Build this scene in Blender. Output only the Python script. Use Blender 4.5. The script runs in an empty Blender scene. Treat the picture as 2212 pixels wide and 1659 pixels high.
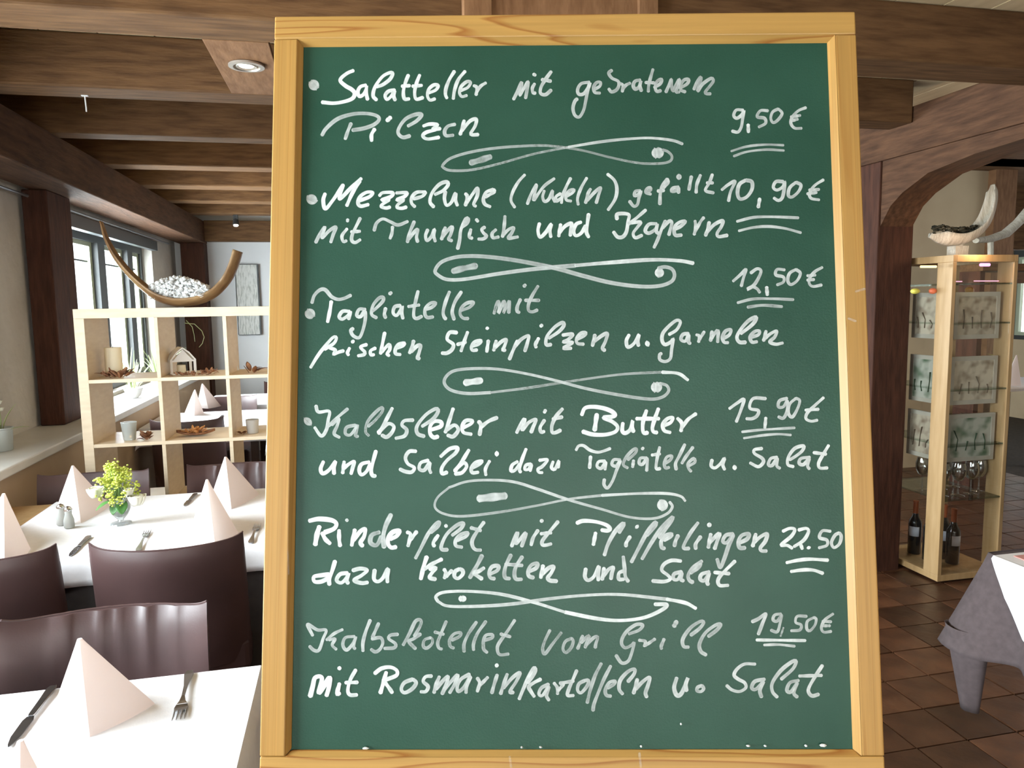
import bpy, bmesh, math, random
from mathutils import Vector, Matrix, noise
random.seed(7)
sc = bpy.context.scene
C = sc.collection
R = math.radians

# ------------------------------------------------------------------ camera
F_PX, CX, CY = 1600.0, 1106.0, 829.5
EYE = Vector((0.0, 0.0, 1.50))
def _n(v):
    return Vector(v).normalized()
_y = _n((-356, 172, 1600))
_z = Vector(_n((-212, 14285, -1600)))
_z = (_z - _y * _z.dot(_y)).normalized()
Yc, Zc = Vector((_y.x, _y.y, -_y.z)), Vector((_z.x, _z.y, -_z.z))
Xc = Yc.cross(Zc)
ROT = Matrix((Xc, Yc, Zc))                     # camera axes -> room axes
cam_d = bpy.data.cameras.new('camera')
cam_d.sensor_width = 36.0
cam_d.lens = 36.0 * F_PX / 2212.0
cam_d.clip_start = 0.05
cam = bpy.data.objects.new('camera', cam_d)
cam.matrix_world = Matrix.Translation(EYE) @ ROT.to_4x4()
C.objects.link(cam)
sc.camera = cam

# ------------------------------------------------------------------ colour and light
sc.view_settings.view_transform = 'Standard'
sc.view_settings.look = 'None'
sc.view_settings.gamma = 1.0
sc.view_settings.use_curve_mapping = False
sc.view_settings.exposure = 0.0
sc.cycles.max_bounces = 7
sc.cycles.diffuse_bounces = 4
sc.cycles.glossy_bounces = 3
sc.cycles.transmission_bounces = 6
sc.cycles.transparent_max_bounces = 24
sc.cycles.sample_clamp_indirect = 4.0
sc.cycles.caustics_reflective = False
sc.cycles.caustics_refractive = False

SKY = 5.5
world = bpy.data.worlds.new('overcast_sky')
sc.world = world
world.use_nodes = True
wn = world.node_tree
wn.nodes.clear()
wo = wn.nodes.new('ShaderNodeOutputWorld')
wb = wn.nodes.new('ShaderNodeBackground')
wg = wn.nodes.new('ShaderNodeTexCoord')
ws = wn.nodes.new('ShaderNodeSeparateXYZ')
wr = wn.nodes.new('ShaderNodeValToRGB')
wn.links.new(wg.outputs['Generated'], ws.inputs[0])
wn.links.new(ws.outputs['Z'], wr.inputs[0])
wr.color_ramp.elements[0].position = 0.0
wr.color_ramp.elements[0].color = (0.93, 0.95, 1.0, 1)
wr.color_ramp.elements[1].position = 0.7
wr.color_ramp.elements[1].color = (0.84, 0.91, 1.0, 1)
wn.links.new(wr.outputs[0], wb.inputs['Color'])
wb.inputs['Strength'].default_value = SKY
wn.links.new(wb.outputs[0], wo.inputs[0])

def area(name, loc, rot, sx, sy, power, col):
    l = bpy.data.lights.new(name, 'AREA')
    l.shape = 'RECTANGLE'; l.size = sx; l.size_y = sy
    l.energy = power; l.color = col
    o = bpy.data.objects.new(name, l)
    o.location = loc; o.rotation_euler = rot
    C.objects.link(o)
    return o
# daylight standing in the window openings (left wall, openings behind the viewer), added warm fill spots without fixtures
DAY = (0.86, 0.93, 1.0)
area('daylight_left_window', (-1.86, 1.55, 1.55), (0, R(-90), 0), 1.2, 2.9, 480, DAY)
area('daylight_rear_bay_window', (-1.86, 5.9, 1.5), (0, R(-90), 0), 1.1, 2.2, 640, DAY)
area('daylight_window_behind_viewer', (0.0, -3.75, 1.45), (R(90), 0, 0), 2.6, 1.3, 70, (1.0, 0.95, 0.88))
area('daylight_left_window_behind_viewer', (-1.86, -1.9, 1.5), (0, R(-90), 0), 1.2, 2.4, 110, DAY)
area('daylight_far_room', (7.3, 4.2, 1.5), (0, R(90), 0), 1.6, 2.0, 34, DAY)
def warm_fill(loc, e, size=120, col=(1.0, .74, .45)):
    l = bpy.data.lights.new('added_warm_fill', 'SPOT'); l.energy = e; l.color = col
    l.spot_size = R(size); l.spot_blend = .8; l.shadow_soft_size = .05
    o = bpy.data.objects.new('added_warm_fill', l); o.location = loc; C.objects.link(o)
warm_fill((0.9, -0.6, 2.31), 30)
warm_fill((4.6, 3.6, 2.45), 34)
warm_fill((3.9, 4.3, 1.95), 16, 170)
warm_fill((1.4, 1.9, 2.3), 9)

# ------------------------------------------------------------------ points from the photograph's sight lines
def ray(px, py):
    d = ROT @ Vector(((px - CX) / F_PX, -(py - CY) / F_PX, -1.0))
    return d
def PZ(px, py, z):
    d = ray(px, py); return EYE + d * ((z - EYE.z) / d.z)
def PY(px, py, y):
    d = ray(px, py); return EYE + d * ((y - EYE.y) / d.y)
def PX(px, py, x):
    d = ray(px, py); return EYE + d * ((x - EYE.x) / d.x)

# ------------------------------------------------------------------ mesh building
class MB:
    def __init__(s):
        s.v = []; s.f = []
    def add(s, vs, fs):
        b = len(s.v)
        s.v += [tuple(v) for v in vs]
        s.f += [tuple(b + i for i in f) for f in fs]
        return s
    def box(s, x0, x1, y0, y1, z0, z1, M=None):
        vs = [Vector((x, y, z)) for z in (z0, z1) for y in (y0, y1) for x in (x0, x1)]
        if M is not None: vs = [M @ v for v in vs]
        return s.add(vs, [(0, 2, 3, 1), (4, 5, 7, 6), (0, 1, 5, 4), (2, 6, 7, 3), (0, 4, 6, 2), (1, 3, 7, 5)])
    def prism(s, poly, ax, a0, a1, M=None):
        n = len(poly); vs = []
        for a in (a0, a1):
            for p, q in poly:
                v = Vector((a, p, q)) if ax == 'x' else Vector((p, a, q)) if ax == 'y' else Vector((p, q, a))
                vs.append(M @ v if M is not None else v)
        fs = [tuple(range(n))[::-1], tuple(range(n, 2 * n))]
        fs += [(i, (i + 1) % n, n + (i + 1) % n, n + i) for i in range(n)]
        return s.add(vs, fs)
    def tube(s, pts, rad, n=8, cap=True, flat=1.0):
        pts = [Vector(p) for p in pts]; m = len(pts)
        if not isinstance(rad, (list, tuple)): rad = [rad] * m
        vs = []; up = None
        for i, p in enumerate(pts):
            t = (pts[min(i + 1, m - 1)] - pts[max(i - 1, 0)])
            t = t.normalized() if t.length > 1e-9 else Vector((0, 0, 1))
            if up is None:
                up = Vector((0, 0, 1)) if abs(t.z) < 0.9 else Vector((1, 0, 0))
            a = (up - t * up.dot(t)).normalized(); b = t.cross(a); up = a
            for k in range(n):
                w = 2 * math.pi * k / n
                vs.append(p + (a * math.cos(w) * flat + b * math.sin(w)) * rad[i])
        fs = [(i * n + k, i * n + (k + 1) % n, (i + 1) * n + (k + 1) % n, (i + 1) * n + k) for i in range(m - 1) for k in range(n)]
        if cap: fs += [tuple(range(n))[::-1], tuple((m - 1) * n + k for k in range(n))]
        return s.add(vs, fs)
    def lathe(s, prof, c=(0, 0, 0), n=20, cap=True):
        vs = []
        for r, z in prof:
            for k in range(n):
                w = 2 * math.pi * k / n
                vs.append((c[0] + r * math.cos(w), c[1] + r * math.sin(w), c[2] + z))
        m = len(prof)
        fs = [(i * n + k, i * n + (k + 1) % n, (i + 1) * n + (k + 1) % n, (i + 1) * n + k) for i in range(m - 1) for k in range(n)]
        if cap: fs += [tuple(range(n))[::-1], tuple((m - 1) * n + k for k in range(n))]
        return s.add(vs, fs)
    def grid(s, fn, nu, nv, thick=None):
        P = [[Vector(fn(i / nu, j / nv)) for j in range(nv + 1)] for i in range(nu + 1)]
        vs = [p for row in P for p in row]; w = nv + 1
        fs = [(i * w + j, (i + 1) * w + j, (i + 1) * w + j + 1, i * w + j + 1) for i in range(nu) for j in range(nv)]
        return s.add(vs, fs)
    def blob(s, c, r, sub=1, sq=(1, 1, 1), jit=0.0):
        bm = bmesh.new(); bmesh.ops.create_icosphere(bm, subdivisions=sub, radius=1)
        c = Vector(c); b = len(s.v)
        for v in bm.verts:
            k = r * (1 + random.uniform(-jit, jit))
            s.v.append((c.x + v.co.x * k * sq[0], c.y + v.co.y * k * sq[1], c.z + v.co.z * k * sq[2]))
        s.f += [tuple(b + v.index for v in f.verts) for f in bm.faces]
        bm.free(); return s

def mesh(name, mb, smooth=False, angle=None):
    me = bpy.data.meshes.new(name)
    me.from_pydata(mb.v, [], mb.f)
    me.update()
    if smooth:
        for p in me.polygons: p.use_smooth = True
        if angle:
            try: me.set_sharp_from_angle(angle=R(angle))
            except Exception: pass
    return me

def tag(o, label=None, cat=None, group=None, kind=None):
    if label: o['label'] = label
    if cat: o['category'] = cat
    if group: o['group'] = group
    if kind: o['kind'] = kind
    return o

def obj(name, mb, mat, parent=None, label=None, cat=None, group=None, kind=None, smooth=False, angle=40, bevel=0, solid=0, sub=0, loc=None):
    me = mb if isinstance(mb, bpy.types.Mesh) else mesh(name, mb, smooth, angle)
    if mat is not None and not me.materials: me.materials.append(mat)
    o = bpy.data.objects.new(name, me)
    C.objects.link(o)
    if parent is not None: o.parent = parent
    if loc is not None: o.location = loc
    if solid:
        m = o.modifiers.new('thickness', 'SOLIDIFY'); m.thickness = solid; m.offset = 0
    if sub:
        m = o.modifiers.new('smooth', 'SUBSURF'); m.levels = sub; m.render_levels = sub
    if bevel:
        m = o.modifiers.new('edge', 'BEVEL'); m.width = bevel; m.segments = 2; m.limit_method = 'ANGLE'; m.angle_limit = R(40)
    return tag(o, label, cat, group, kind)

def thing(name, label, cat, loc=(0, 0, 0), rz=0.0, group=None):
    o = bpy.data.objects.new(name, None); C.objects.link(o)
    o.location = loc; o.rotation_euler = (0, 0, rz); o.empty_display_size = 0.1
    return tag(o, label, cat, group)

def dup(root, loc, rz=0.0, label=None, scale=None, group=None):
    r = root.copy(); C.objects.link(r); r.location = loc; r.rotation_euler = (0, 0, rz)
    if label: r['label'] = label
    if group: r['group'] = group
    if scale: r.scale = scale
    for ch in list(root.children):
        c = ch.copy(); C.objects.link(c); c.parent = r
        for g in list(ch.children):
            d = g.copy(); C.objects.link(d); d.parent = c
    return r

# ------------------------------------------------------------------ materials
def mat(name, col, rough=0.6, metal=0.0, spec=0.5, **kw):
    m = bpy.data.materials.new(name); m.use_nodes = True
    b = m.node_tree.nodes['Principled BSDF']
    b.inputs['Base Color'].default_value = (*col, 1)
    b.inputs['Roughness'].default_value = rough
    b.inputs['Metallic'].default_value = metal
    b.inputs['Specular IOR Level'].default_value = spec
    for k, v in kw.items(): b.inputs[k.replace('_', ' ')].default_value = v
    return m
def nodes(m): return m.node_tree.nodes, m.node_tree.links, m.node_tree.nodes['Principled BSDF']

def noisy(m, c1, c2, scale=8, detail=5, stretch=(1, 1, 1), bump=0.0, bscale=None, lo=0.3, hi=0.7, distort=0.0, per_object=0.0):
    N, L, b = nodes(m)
    tc = N.new('ShaderNodeTexCoord'); mp = N.new('ShaderNodeMapping'); mp.inputs['Scale'].default_value = stretch
    L.new(tc.outputs['Object'], mp.inputs[0])
    nz = N.new('ShaderNodeTexNoise'); nz.inputs['Scale'].default_value = scale; nz.inputs['Detail'].default_value = detail
    nz.inputs['Distortion'].default_value = distort
    L.new(mp.outputs[0], nz.inputs['Vector'])
    cr = N.new('ShaderNodeValToRGB')
    cr.color_ramp.elements[0].position = lo; cr.color_ramp.elements[0].color = (*c1, 1)
    cr.color_ramp.elements[1].position = hi; cr.color_ramp.elements[1].color = (*c2, 1)
    L.new(nz.outputs['Fac'], cr.inputs[0])
    out = cr.outputs[0]
    if per_object:
        oi = N.new('ShaderNodeObjectInfo'); hv = N.new('ShaderNodeHueSaturation')
        mr = N.new('ShaderNodeMapRange'); mr.inputs['To Min'].default_value = 1 - per_object; mr.inputs['To Max'].default_value = 1 + per_object
        L.new(oi.outputs['Random'], mr.inputs['Value']); L.new(mr.outputs[0], hv.inputs['Value'])
        L.new(out, hv.inputs['Color']); out = hv.outputs[0]
    L.new(out, b.inputs['Base Color'])
    if bump:
        n2 = N.new('ShaderNodeTexNoise'); n2.inputs['Scale'].default_value = bscale or scale * 3; n2.inputs['Detail'].default_value = 6
        L.new(mp.outputs[0], n2.inputs['Vector'])
        bp = N.new('ShaderNodeBump'); bp.inputs['Strength'].default_value = bump; bp.inputs['Distance'].default_value = 0.01
        L.new(n2.outputs['Fac'], bp.inputs['Height']); L.new(bp.outputs[0], b.inputs['Normal'])
    return m

def pine(name, ax, base, dark, scale=1.0, rough=0.42, curl=1.0):
    """straw pine: long growth bands that swell into cathedral arches, plus fine fibre"""
    m = mat(name, base, rough, spec=0.4); N, L, b = nodes(m)
    tc = N.new('ShaderNodeTexCoord'); mp = N.new('ShaderNodeMapping')
    st = [22 * scale] * 3; st[ax] = 2.2 * scale * curl
    mp.inputs['Scale'].default_value = st
    L.new(tc.outputs['Object'], mp.inputs[0])
    n1 = N.new('ShaderNodeTexNoise'); n1.inputs['Scale'].default_value = 1.0; n1.inputs['Detail'].default_value = 1.5; n1.inputs['Distortion'].default_value = 0.35
    L.new(mp.outputs[0], n1.inputs['Vector'])
    mu = N.new('ShaderNodeMath'); mu.operation = 'MULTIPLY'; mu.inputs[1].default_value = 9.0
    L.new(n1.outputs['Fac'], mu.inputs[0])
    fr = N.new('ShaderNodeMath'); fr.operation = 'FRACT'; L.new(mu.outputs[0], fr.inputs[0])
    cr = N.new('ShaderNodeValToRGB')
    e = cr.color_ramp.elements
    e[0].position = 0.0; e[0].color = (*base, 1); e[1].position = 1.0; e[1].color = (*base, 1)
    k = e.new(0.70); k.color = (*[a * 0.93 for a in base], 1)
    k = e.new(0.90); k.color = (*dark, 1)
    L.new(fr.outputs[0], cr.inputs[0])
    mp2 = N.new('ShaderNodeMapping'); s2 = [260] * 3; s2[ax] = 6; mp2.inputs['Scale'].default_value = s2
    L.new(tc.outputs['Object'], mp2.inputs[0])
    n2 = N.new('ShaderNodeTexNoise'); n2.inputs['Scale'].default_value = 1.0; n2.inputs['Detail'].default_value = 3
    L.new(mp2.outputs[0], n2.inputs['Vector'])
    mx = N.new('ShaderNodeMix'); mx.data_type = 'RGBA'; mx.blend_type = 'MULTIPLY'; mx.inputs[0].default_value = 0.35
    L.new(cr.outputs[0], mx.inputs[6]); L.new(n2.outputs['Color'], mx.inputs[7])
    g = N.new('ShaderNodeGamma'); g.inputs[1].default_value = 0.9
    bw = N.new('ShaderNodeRGBToBW'); L.new(n2.outputs['Color'], bw.inputs[0])
    mr = N.new('ShaderNodeMapRange'); mr.inputs['From Min'].default_value = 0.3; mr.inputs['From Max'].default_value = 0.7
    mr.inputs['To Min'].default_value = 0.86; mr.inputs['To Max'].default_value = 1.06
    L.new(bw.outputs[0], mr.inputs['Value'])
    hv = N.new('ShaderNodeHueSaturation'); L.new(cr.outputs[0], hv.inputs['Color']); L.new(mr.outputs[0], hv.inputs['Value'])
    L.new(hv.outputs[0], b.inputs['Base Color'])
    N.remove(mx); N.remove(g)
    return m

def thin_glass(name, tint=(0.93, 0.97, 0.95), refl=0.10, rough=0.02, edge=0.65):
    m = bpy.data.materials.new(name); m.use_nodes = True; N = m.node_tree.nodes; L = m.node_tree.links; N.clear()
    o = N.new('ShaderNodeOutputMaterial'); t = N.new('ShaderNodeBsdfTransparent'); g = N.new('ShaderNodeBsdfGlossy')
    t.inputs[0].default_value = (*tint, 1); g.inputs['Roughness'].default_value = rough
    lw = N.new('ShaderNodeLayerWeight'); lw.inputs['Blend'].default_value = 0.35
    mr = N.new('ShaderNodeMapRange'); mr.inputs['To Min'].default_value = refl * 0.4; mr.inputs['To Max'].default_value = edge
    L.new(lw.outputs['Fresnel'], mr.inputs['Value'])
    x = N.new('ShaderNodeMixShader'); L.new(mr.outputs[0], x.inputs[0]); L.new(t.outputs[0], x.inputs[1]); L.new(g.outputs[0], x.inputs[2])
    L.new(x.outputs[0], o.inputs[0]); return m

def glow(name, col, s):
    m = bpy.data.materials.new(name); m.use_nodes = True; N = m.node_tree.nodes; N.clear()
    o = N.new('ShaderNodeOutputMaterial'); e = N.new('ShaderNodeEmission'); e.inputs[0].default_value = (*col, 1); e.inputs[1].default_value = s
    m.node_tree.links.new(e.outputs[0], o.inputs[0]); return m

BEAM = (0.12, 0.058, 0.028)
M = {}
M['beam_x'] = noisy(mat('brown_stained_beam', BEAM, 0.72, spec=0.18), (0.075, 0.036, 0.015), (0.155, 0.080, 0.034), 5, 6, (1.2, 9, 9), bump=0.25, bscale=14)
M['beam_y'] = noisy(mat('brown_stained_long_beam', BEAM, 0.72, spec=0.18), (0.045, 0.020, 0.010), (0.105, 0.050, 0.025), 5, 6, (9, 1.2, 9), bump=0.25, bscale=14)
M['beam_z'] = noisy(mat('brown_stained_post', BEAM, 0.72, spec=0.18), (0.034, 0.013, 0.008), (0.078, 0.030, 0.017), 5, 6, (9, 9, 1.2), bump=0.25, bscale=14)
M['casing'] = noisy(mat('brown_casing_board', (0.2, 0.1, 0.055), 0.72, spec=0.18), (0.15, 0.072, 0.032), (0.24, 0.125, 0.062), 5, 5, (9, 2, 2), bump=0.1)
M['plank'] = noisy(mat('pale_ceiling_plank', (0.5, 0.4, 0.27), 0.6), (0.56, 0.41, 0.235), (0.66, 0.50, 0.30), 3, 4, (8, 1, 8), per_object=0.1)
M['plaster'] = noisy(mat('rough_white_plaster', (0.7, 0.66, 0.6), 0.9), (0.60, 0.55, 0.49), (0.72, 0.68, 0.62), 3, 6, bump=0.5, bscale=16)
M['end_wall'] = noisy(mat('smooth_white_plaster', (0.75, 0.76, 0.77), 0.9), (0.70, 0.71, 0.72), (0.78, 0.79, 0.80), 2, 4, bump=0.1)
M['warm_plaster'] = noisy(mat('cream_plaster', (0.62, 0.5, 0.34), 0.9), (0.46, 0.35, 0.22), (0.57, 0.45, 0.29), 2, 5, bump=0.2)
M['apron'] = noisy(mat('tan_wall_below_sill', (0.5, 0.36, 0.23), 0.85), (0.42, 0.30, 0.19), (0.50, 0.37, 0.25), 2, 4, bump=0.15)
M['sill'] = noisy(mat('white_stone_sill', (0.75, 0.74, 0.71), 0.35), (0.70, 0.68, 0.64), (0.80, 0.79, 0.76), 4, 4)
M['tile'] = noisy(mat('terracotta_tile', (0.2, 0.09, 0.05), 0.35), (0.055, 0.022, 0.011), (0.135, 0.058, 0.028), 7, 5, bump=0.3, bscale=20, per_object=0.45)
M['grout'] = noisy(mat('dark_grout', (0.05, 0.04, 0.03), 0.9), (0.035, 0.027, 0.02), (0.06, 0.047, 0.035), 30, 4)
M['frame_dark'] = mat('dark_grey_window_frame', (0.045, 0.05, 0.052), 0.4)
M['sash_green_lit'] = mat('green_lit_window_sash', (0.42, 0.46, 0.33), 0.5)  # greenish light on the dark frame's inner sides, put into the colour
M['pane'] = thin_glass('window_glass', (0.97, 0.99, 0.98), 0.08)
M['glass'] = thin_glass('clear_glass', (0.98, 0.99, 0.985), 0.05)
M['case_glass'] = thin_glass('clear_case_glass', (0.99, 0.995, 0.99), 0.03, 0.02, 0.16)
M['crystal'] = thin_glass('crystal_drinking_glass', (0.94, 0.96, 0.95), 0.5, 0.05)
M['green_glass'] = thin_glass('greenish_shelf_glass', (0.86, 0.93, 0.88), 0.12)
M['track'] = mat('grey_metal_track', (0.35, 0.35, 0.36), 0.35, 0.7)
M['birch'] = noisy(mat('birch_veneer', (0.72, 0.62, 0.46), 0.45), (0.72, 0.57, 0.40), (0.81, 0.67, 0.49), 4, 4, (3, 3, 14))
M['beech'] = noisy(mat('beech_wood', (0.62, 0.42, 0.22), 0.4), (0.38, 0.235, 0.10), (0.47, 0.31, 0.155), 4, 4, (10, 10, 1.2))
M['cloth'] = noisy(mat('white_table_linen', (0.86, 0.85, 0.87), 0.9), (0.84, 0.83, 0.85), (0.88, 0.87, 0.89), 60, 2, bump=0.05, bscale=300)
M['undercloth'] = noisy(mat('shade_darkened_skirt', (0.035, 0.028, 0.027), 0.95), (0.03, 0.024, 0.023), (0.042, 0.034, 0.032), 40, 2)  # taupe cloth with its shadow put into the colour; also on a black beam
M['taupe'] = noisy(mat('mauve_grey_tablecloth', (0.20, 0.155, 0.15), 0.95), (0.075, 0.056, 0.058), (0.098, 0.075, 0.077), 50, 3)
M['napkin'] = mat('blush_paper_napkin', (0.93, 0.85, 0.815), 0.9)
_N, _L, _b = nodes(M['napkin'])
_t = _N.new('ShaderNodeBsdfTranslucent'); _t.inputs[0].default_value = (0.95, 0.85, 0.81, 1)
_x = _N.new('ShaderNodeMixShader'); _x.inputs[0].default_value = 0.4
_L.new(_b.outputs[0], _x.inputs[1]); _L.new(_t.outputs[0], _x.inputs[2]); _L.new(_x.outputs[0], _N['Material Output'].inputs[0])
M['leather'] = noisy(mat('aubergine_brown_leatherette', (0.07, 0.036, 0.034), 0.42, Sheen_Weight=0.0), (0.060, 0.031, 0.030), (0.085, 0.045, 0.043), 6, 3, bump=0.03, bscale=260)
M['leg'] = mat('dark_wood_chair_leg', (0.05, 0.025, 0.015), 0.4)
M['steel'] = mat('polished_cutlery_steel', (0.42, 0.42, 0.44), 0.22, 1.0)
M['chrome'] = mat('chrome_cap', (0.7, 0.7, 0.72), 0.15, 1.0)
M['nickel'] = mat('brushed_nickel_ring', (0.62, 0.58, 0.52), 0.35, 0.8)
M['zinc'] = mat('zinc_plant_pot', (0.62, 0.68, 0.68), 0.35, 0.5)
M['stem'] = mat('green_stem', (0.13, 0.22, 0.05), 0.6)
M['leaf'] = mat('green_leaf', (0.05, 0.16, 0.03), 0.5)
M['leaf_pale'] = mat('pale_grass_blade', (0.38, 0.45, 0.22), 0.5)
M['umbel'] = noisy(mat('yellow_green_blossom', (0.55, 0.62, 0.08), 0.6), (0.42, 0.52, 0.05), (0.70, 0.74, 0.16), 60, 3)
M['petal'] = mat('cream_white_petal', (0.88, 0.86, 0.74), 0.6)
M['white'] = mat('white_painted', (0.86, 0.86, 0.86), 0.5)
M['water'] = thin_glass('water', (0.88, 0.94, 0.90), 0.1)
M['candle'] = mat('cream_candle_wax', (0.93, 0.84, 0.63), 0.5)
M['frost'] = mat('frosted_votive_glass', (0.78, 0.82, 0.80), 0.3, Transmission_Weight=0.5)
M['dried'] = noisy(mat('dried_brown_flower', (0.22, 0.09, 0.04), 0.8), (0.12, 0.045, 0.02), (0.33, 0.15, 0.07), 40, 3)
M['orange_dry'] = mat('dried_orange_petals', (0.55, 0.25, 0.08), 0.7)
M['palm'] = noisy(mat('polished_palm_sheath', (0.36, 0.2, 0.09), 0.38), (0.16, 0.075, 0.03), (0.42, 0.26, 0.12), 5, 5, (2, 9, 2))
M['lichen'] = noisy(mat('white_reindeer_moss', (0.8, 0.82, 0.82), 0.9), (0.86, 0.88, 0.88), (0.94, 0.95, 0.94), 60, 3)
M['white_wood'] = noisy(mat('whitewashed_bark', (0.62, 0.58, 0.48), 0.8), (0.42, 0.37, 0.28), (0.70, 0.66, 0.57), 8, 5, (12, 2, 2), bump=0.6, bscale=30)
M['moss'] = noisy(mat('dark_moss', (0.03, 0.03, 0.015), 0.95), (0.015, 0.013, 0.008), (0.06, 0.055, 0.03), 60, 3)
M['frame_silver'] = noisy(mat('grey_picture_frame', (0.3, 0.28, 0.23), 0.4), (0.42, 0.39, 0.32), (0.54, 0.50, 0.42), 10, 3)
M['bottle'] = mat('black_green_bottle_glass', (0.008, 0.012, 0.013), 0.08, spec=0.8)
M['capsule'] = mat('copper_red_capsule', (0.36, 0.09, 0.03), 0.4)
M['paper'] = mat('white_paper_label', (0.66, 0.68, 0.76), 0.8)
M['purple'] = mat('purple_cup', (0.30, 0.05, 0.30), 0.4)
M['black'] = mat('black_plastic', (0.02, 0.02, 0.02), 0.5)
M['chalk_dust'] = mat('chalk_dust', (0.72, 0.72, 0.70), 0.95)
M['lamp_glow'] = glow('lit_lamp', (1.0, 0.93, 0.82), 14)
M['candle_lit'] = glow('tealight_glow', (1.0, 0.62, 0.25), 5)
M['ground'] = noisy(mat('pale_gravel', (0.6, 0.6, 0.56), 0.95), (0.5, 0.5, 0.46), (0.68, 0.68, 0.64), 20, 4)
M['hedge'] = noisy(mat('garden_foliage', (0.2, 0.35, 0.12), 0.7), (0.12, 0.25, 0.07), (0.35, 0.5, 0.2), 12, 4)
# ================================================================== THE ROOM
XL, XP = -1.65, -1.34            # left wall face, front edge of sill / wall plate
ZJ, ZC = 2.33, 2.53              # underside of joists, ceiling planks
YE = 8.0                         # end wall of the left bay

# ---- floor: grout bed with square terracotta tiles
floor = obj('floor', MB().box(-1.9, 8.2, -4.0, 9.2, -0.08, -0.012), M['grout'], kind='structure')
tm = mesh('tile', MB().prism([(-0.0965, -0.0965), (0.0965, -0.0965), (0.0965, 0.0965), (-0.0965, 0.0965)], 'z', -0.02, 0.0))
tm.materials.append(M['tile'])
rest = MB()
for i in range(-9, 41):
    for j in range(-20, 46):
        cx, cy = 0.1 + 0.2 * i, -0.02 + 0.2 * j + 0.1
        if cx < -1.5 or cx > 8.1 or cy < -3.9 or cy > 9.1: continue
        if 1.5 < cx < 3.7 and 1.5 < cy < 4.3:
            t = obj('tile', tm, None, parent=floor)
            t.location = (cx + random.uniform(-.001, .001), cy, random.uniform(-.0015, .0015))
            t.rotation_euler = (random.uniform(-.004, .004), random.uniform(-.004, .004), random.uniform(-.008, .008))
        elif cx < 5.5:
            rest.box(cx - .0965, cx + .0965, cy - .0965, cy + .0965, -0.02, random.uniform(-.0015, .0005))
obj('tile_field', rest, M['tile'], parent=floor, kind='stuff')

# ---- left wall with three window openings; everything outside is sky and garden
def wall_with_holes(name, x0, x1, ya, yb, za, zb, holes, m):
    mb = MB(); y = ya
    for (h0, h1, g0, g1) in holes:
        mb.box(x0, x1, y, h0, za, zb)
        mb.box(x0, x1, h0, h1, za, g0); mb.box(x0, x1, h0, h1, g1, zb)
        y = h1
    mb.box(x0, x1, y, yb, za, zb)
    return obj(name, mb, m, kind='structure')
holes = [(-3.1, -0.6, 0.9, 2.08), (0.1, 3.05, 0.9, 2.08), (4.72, 7.08, 0.9, 2.06)]
wall_left = wall_with_holes('wall_left', XL - 0.2, XL, -4.0, 9.0, -0.05, 2.7, holes, M['plaster'])
obj('sill_wall', MB().box(XL + .001, -1.365, -4.0, 8.0, 0.0, 0.835), M['apron'], parent=wall_left, label='tan lower wall below the white sill')
obj('window_sill', MB().box(XL - 0.12, XP, -4.0, 8.0, 0.836, 0.875), M['sill'], parent=wall_left, bevel=0.006)
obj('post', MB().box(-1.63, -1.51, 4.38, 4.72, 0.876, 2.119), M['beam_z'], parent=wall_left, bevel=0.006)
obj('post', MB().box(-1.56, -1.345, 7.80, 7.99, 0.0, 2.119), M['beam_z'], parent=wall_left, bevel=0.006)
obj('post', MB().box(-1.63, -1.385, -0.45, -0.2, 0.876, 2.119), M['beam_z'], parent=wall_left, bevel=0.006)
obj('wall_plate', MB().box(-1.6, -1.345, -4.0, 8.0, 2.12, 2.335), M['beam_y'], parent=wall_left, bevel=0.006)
obj('curtain_track', MB().tube([(-1.60, 2.0, 2.085), (-1.60, 7.5, 2.085)], 0.008, 8), M['track'], parent=wall_left)

def window(name, y0, y1, z0, z1, mull, x=XL - 0.13):
    f = obj(name, MB().box(x - .03, x + .05, y0, y1, z0, z0 + .05).box(x - .03, x + .05, y0, y1, z1 - .10, z1)
            .box(x - .03, x + .05, y0, y0 + .06, z0 + .05, z1 - .10).box(x - .03, x + .05, y1 - .05, y1, z0 + .05, z1 - .10), M['frame_dark'], kind='structure')
    ys = [y0 + .06]
    for (a, b) in mull:
        obj('mullion', MB().box(x - .03, x + .07, a, b, z0 + .05, z1 - .10), M['frame_dark'], parent=f)
        ys += [a, b]
    ys.append(y1 - .05)
    for k in range(0, len(ys) - 1, 2):
        a, b = ys[k], ys[k + 1]
        obj('sash', MB().box(x - .01, x + .03, a, a + .035, z0 + .05, z1 - .10).box(x - .01, x + .03, b - .05, b, z0 + .05, z1 - .10)
            .box(x - .01, x + .03, a + .035, b - .05, z0 + .05, z0 + .09).box(x - .01, x + .03, a + .035, b - .05, z1 - .13, z1 - .10), M['sash_green_lit'], parent=f, label='inner sash in a green-lit tone')
        obj('glazing_bar', MB().box(x - .002, x + .012, a + .035, b - .05, z1 - .24, z1 - .228), M['frame_dark'], parent=f)
        obj('pane', MB().box(x, x + .005, a + .035, b - .05, z0 + .09, z1 - .13), M['pane'], parent=f)
    return f
window('window_1', 0.1, 3.05, 0.9, 2.08, [(1.0, 1.1), (2.05, 2.15)])
window('window_2', 4.72, 7.08, 0.9, 2.06, [(PX(199, 600, -1.76).y, PX(214, 600, -1.76).y), (PX(264, 600, -1.76).y, PX(275, 600, -1.76).y)])
window('window_3', -3.1, -0.6, 0.9, 2.08, [(-1.95, -1.83)])
obj('roller_blind_box', MB().box(XL, XL + .05, 4.72, 7.08, 1.99, 2.07), M['frame_dark'], parent=wall_left, label='dark blind box above the rear bay window')

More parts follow.
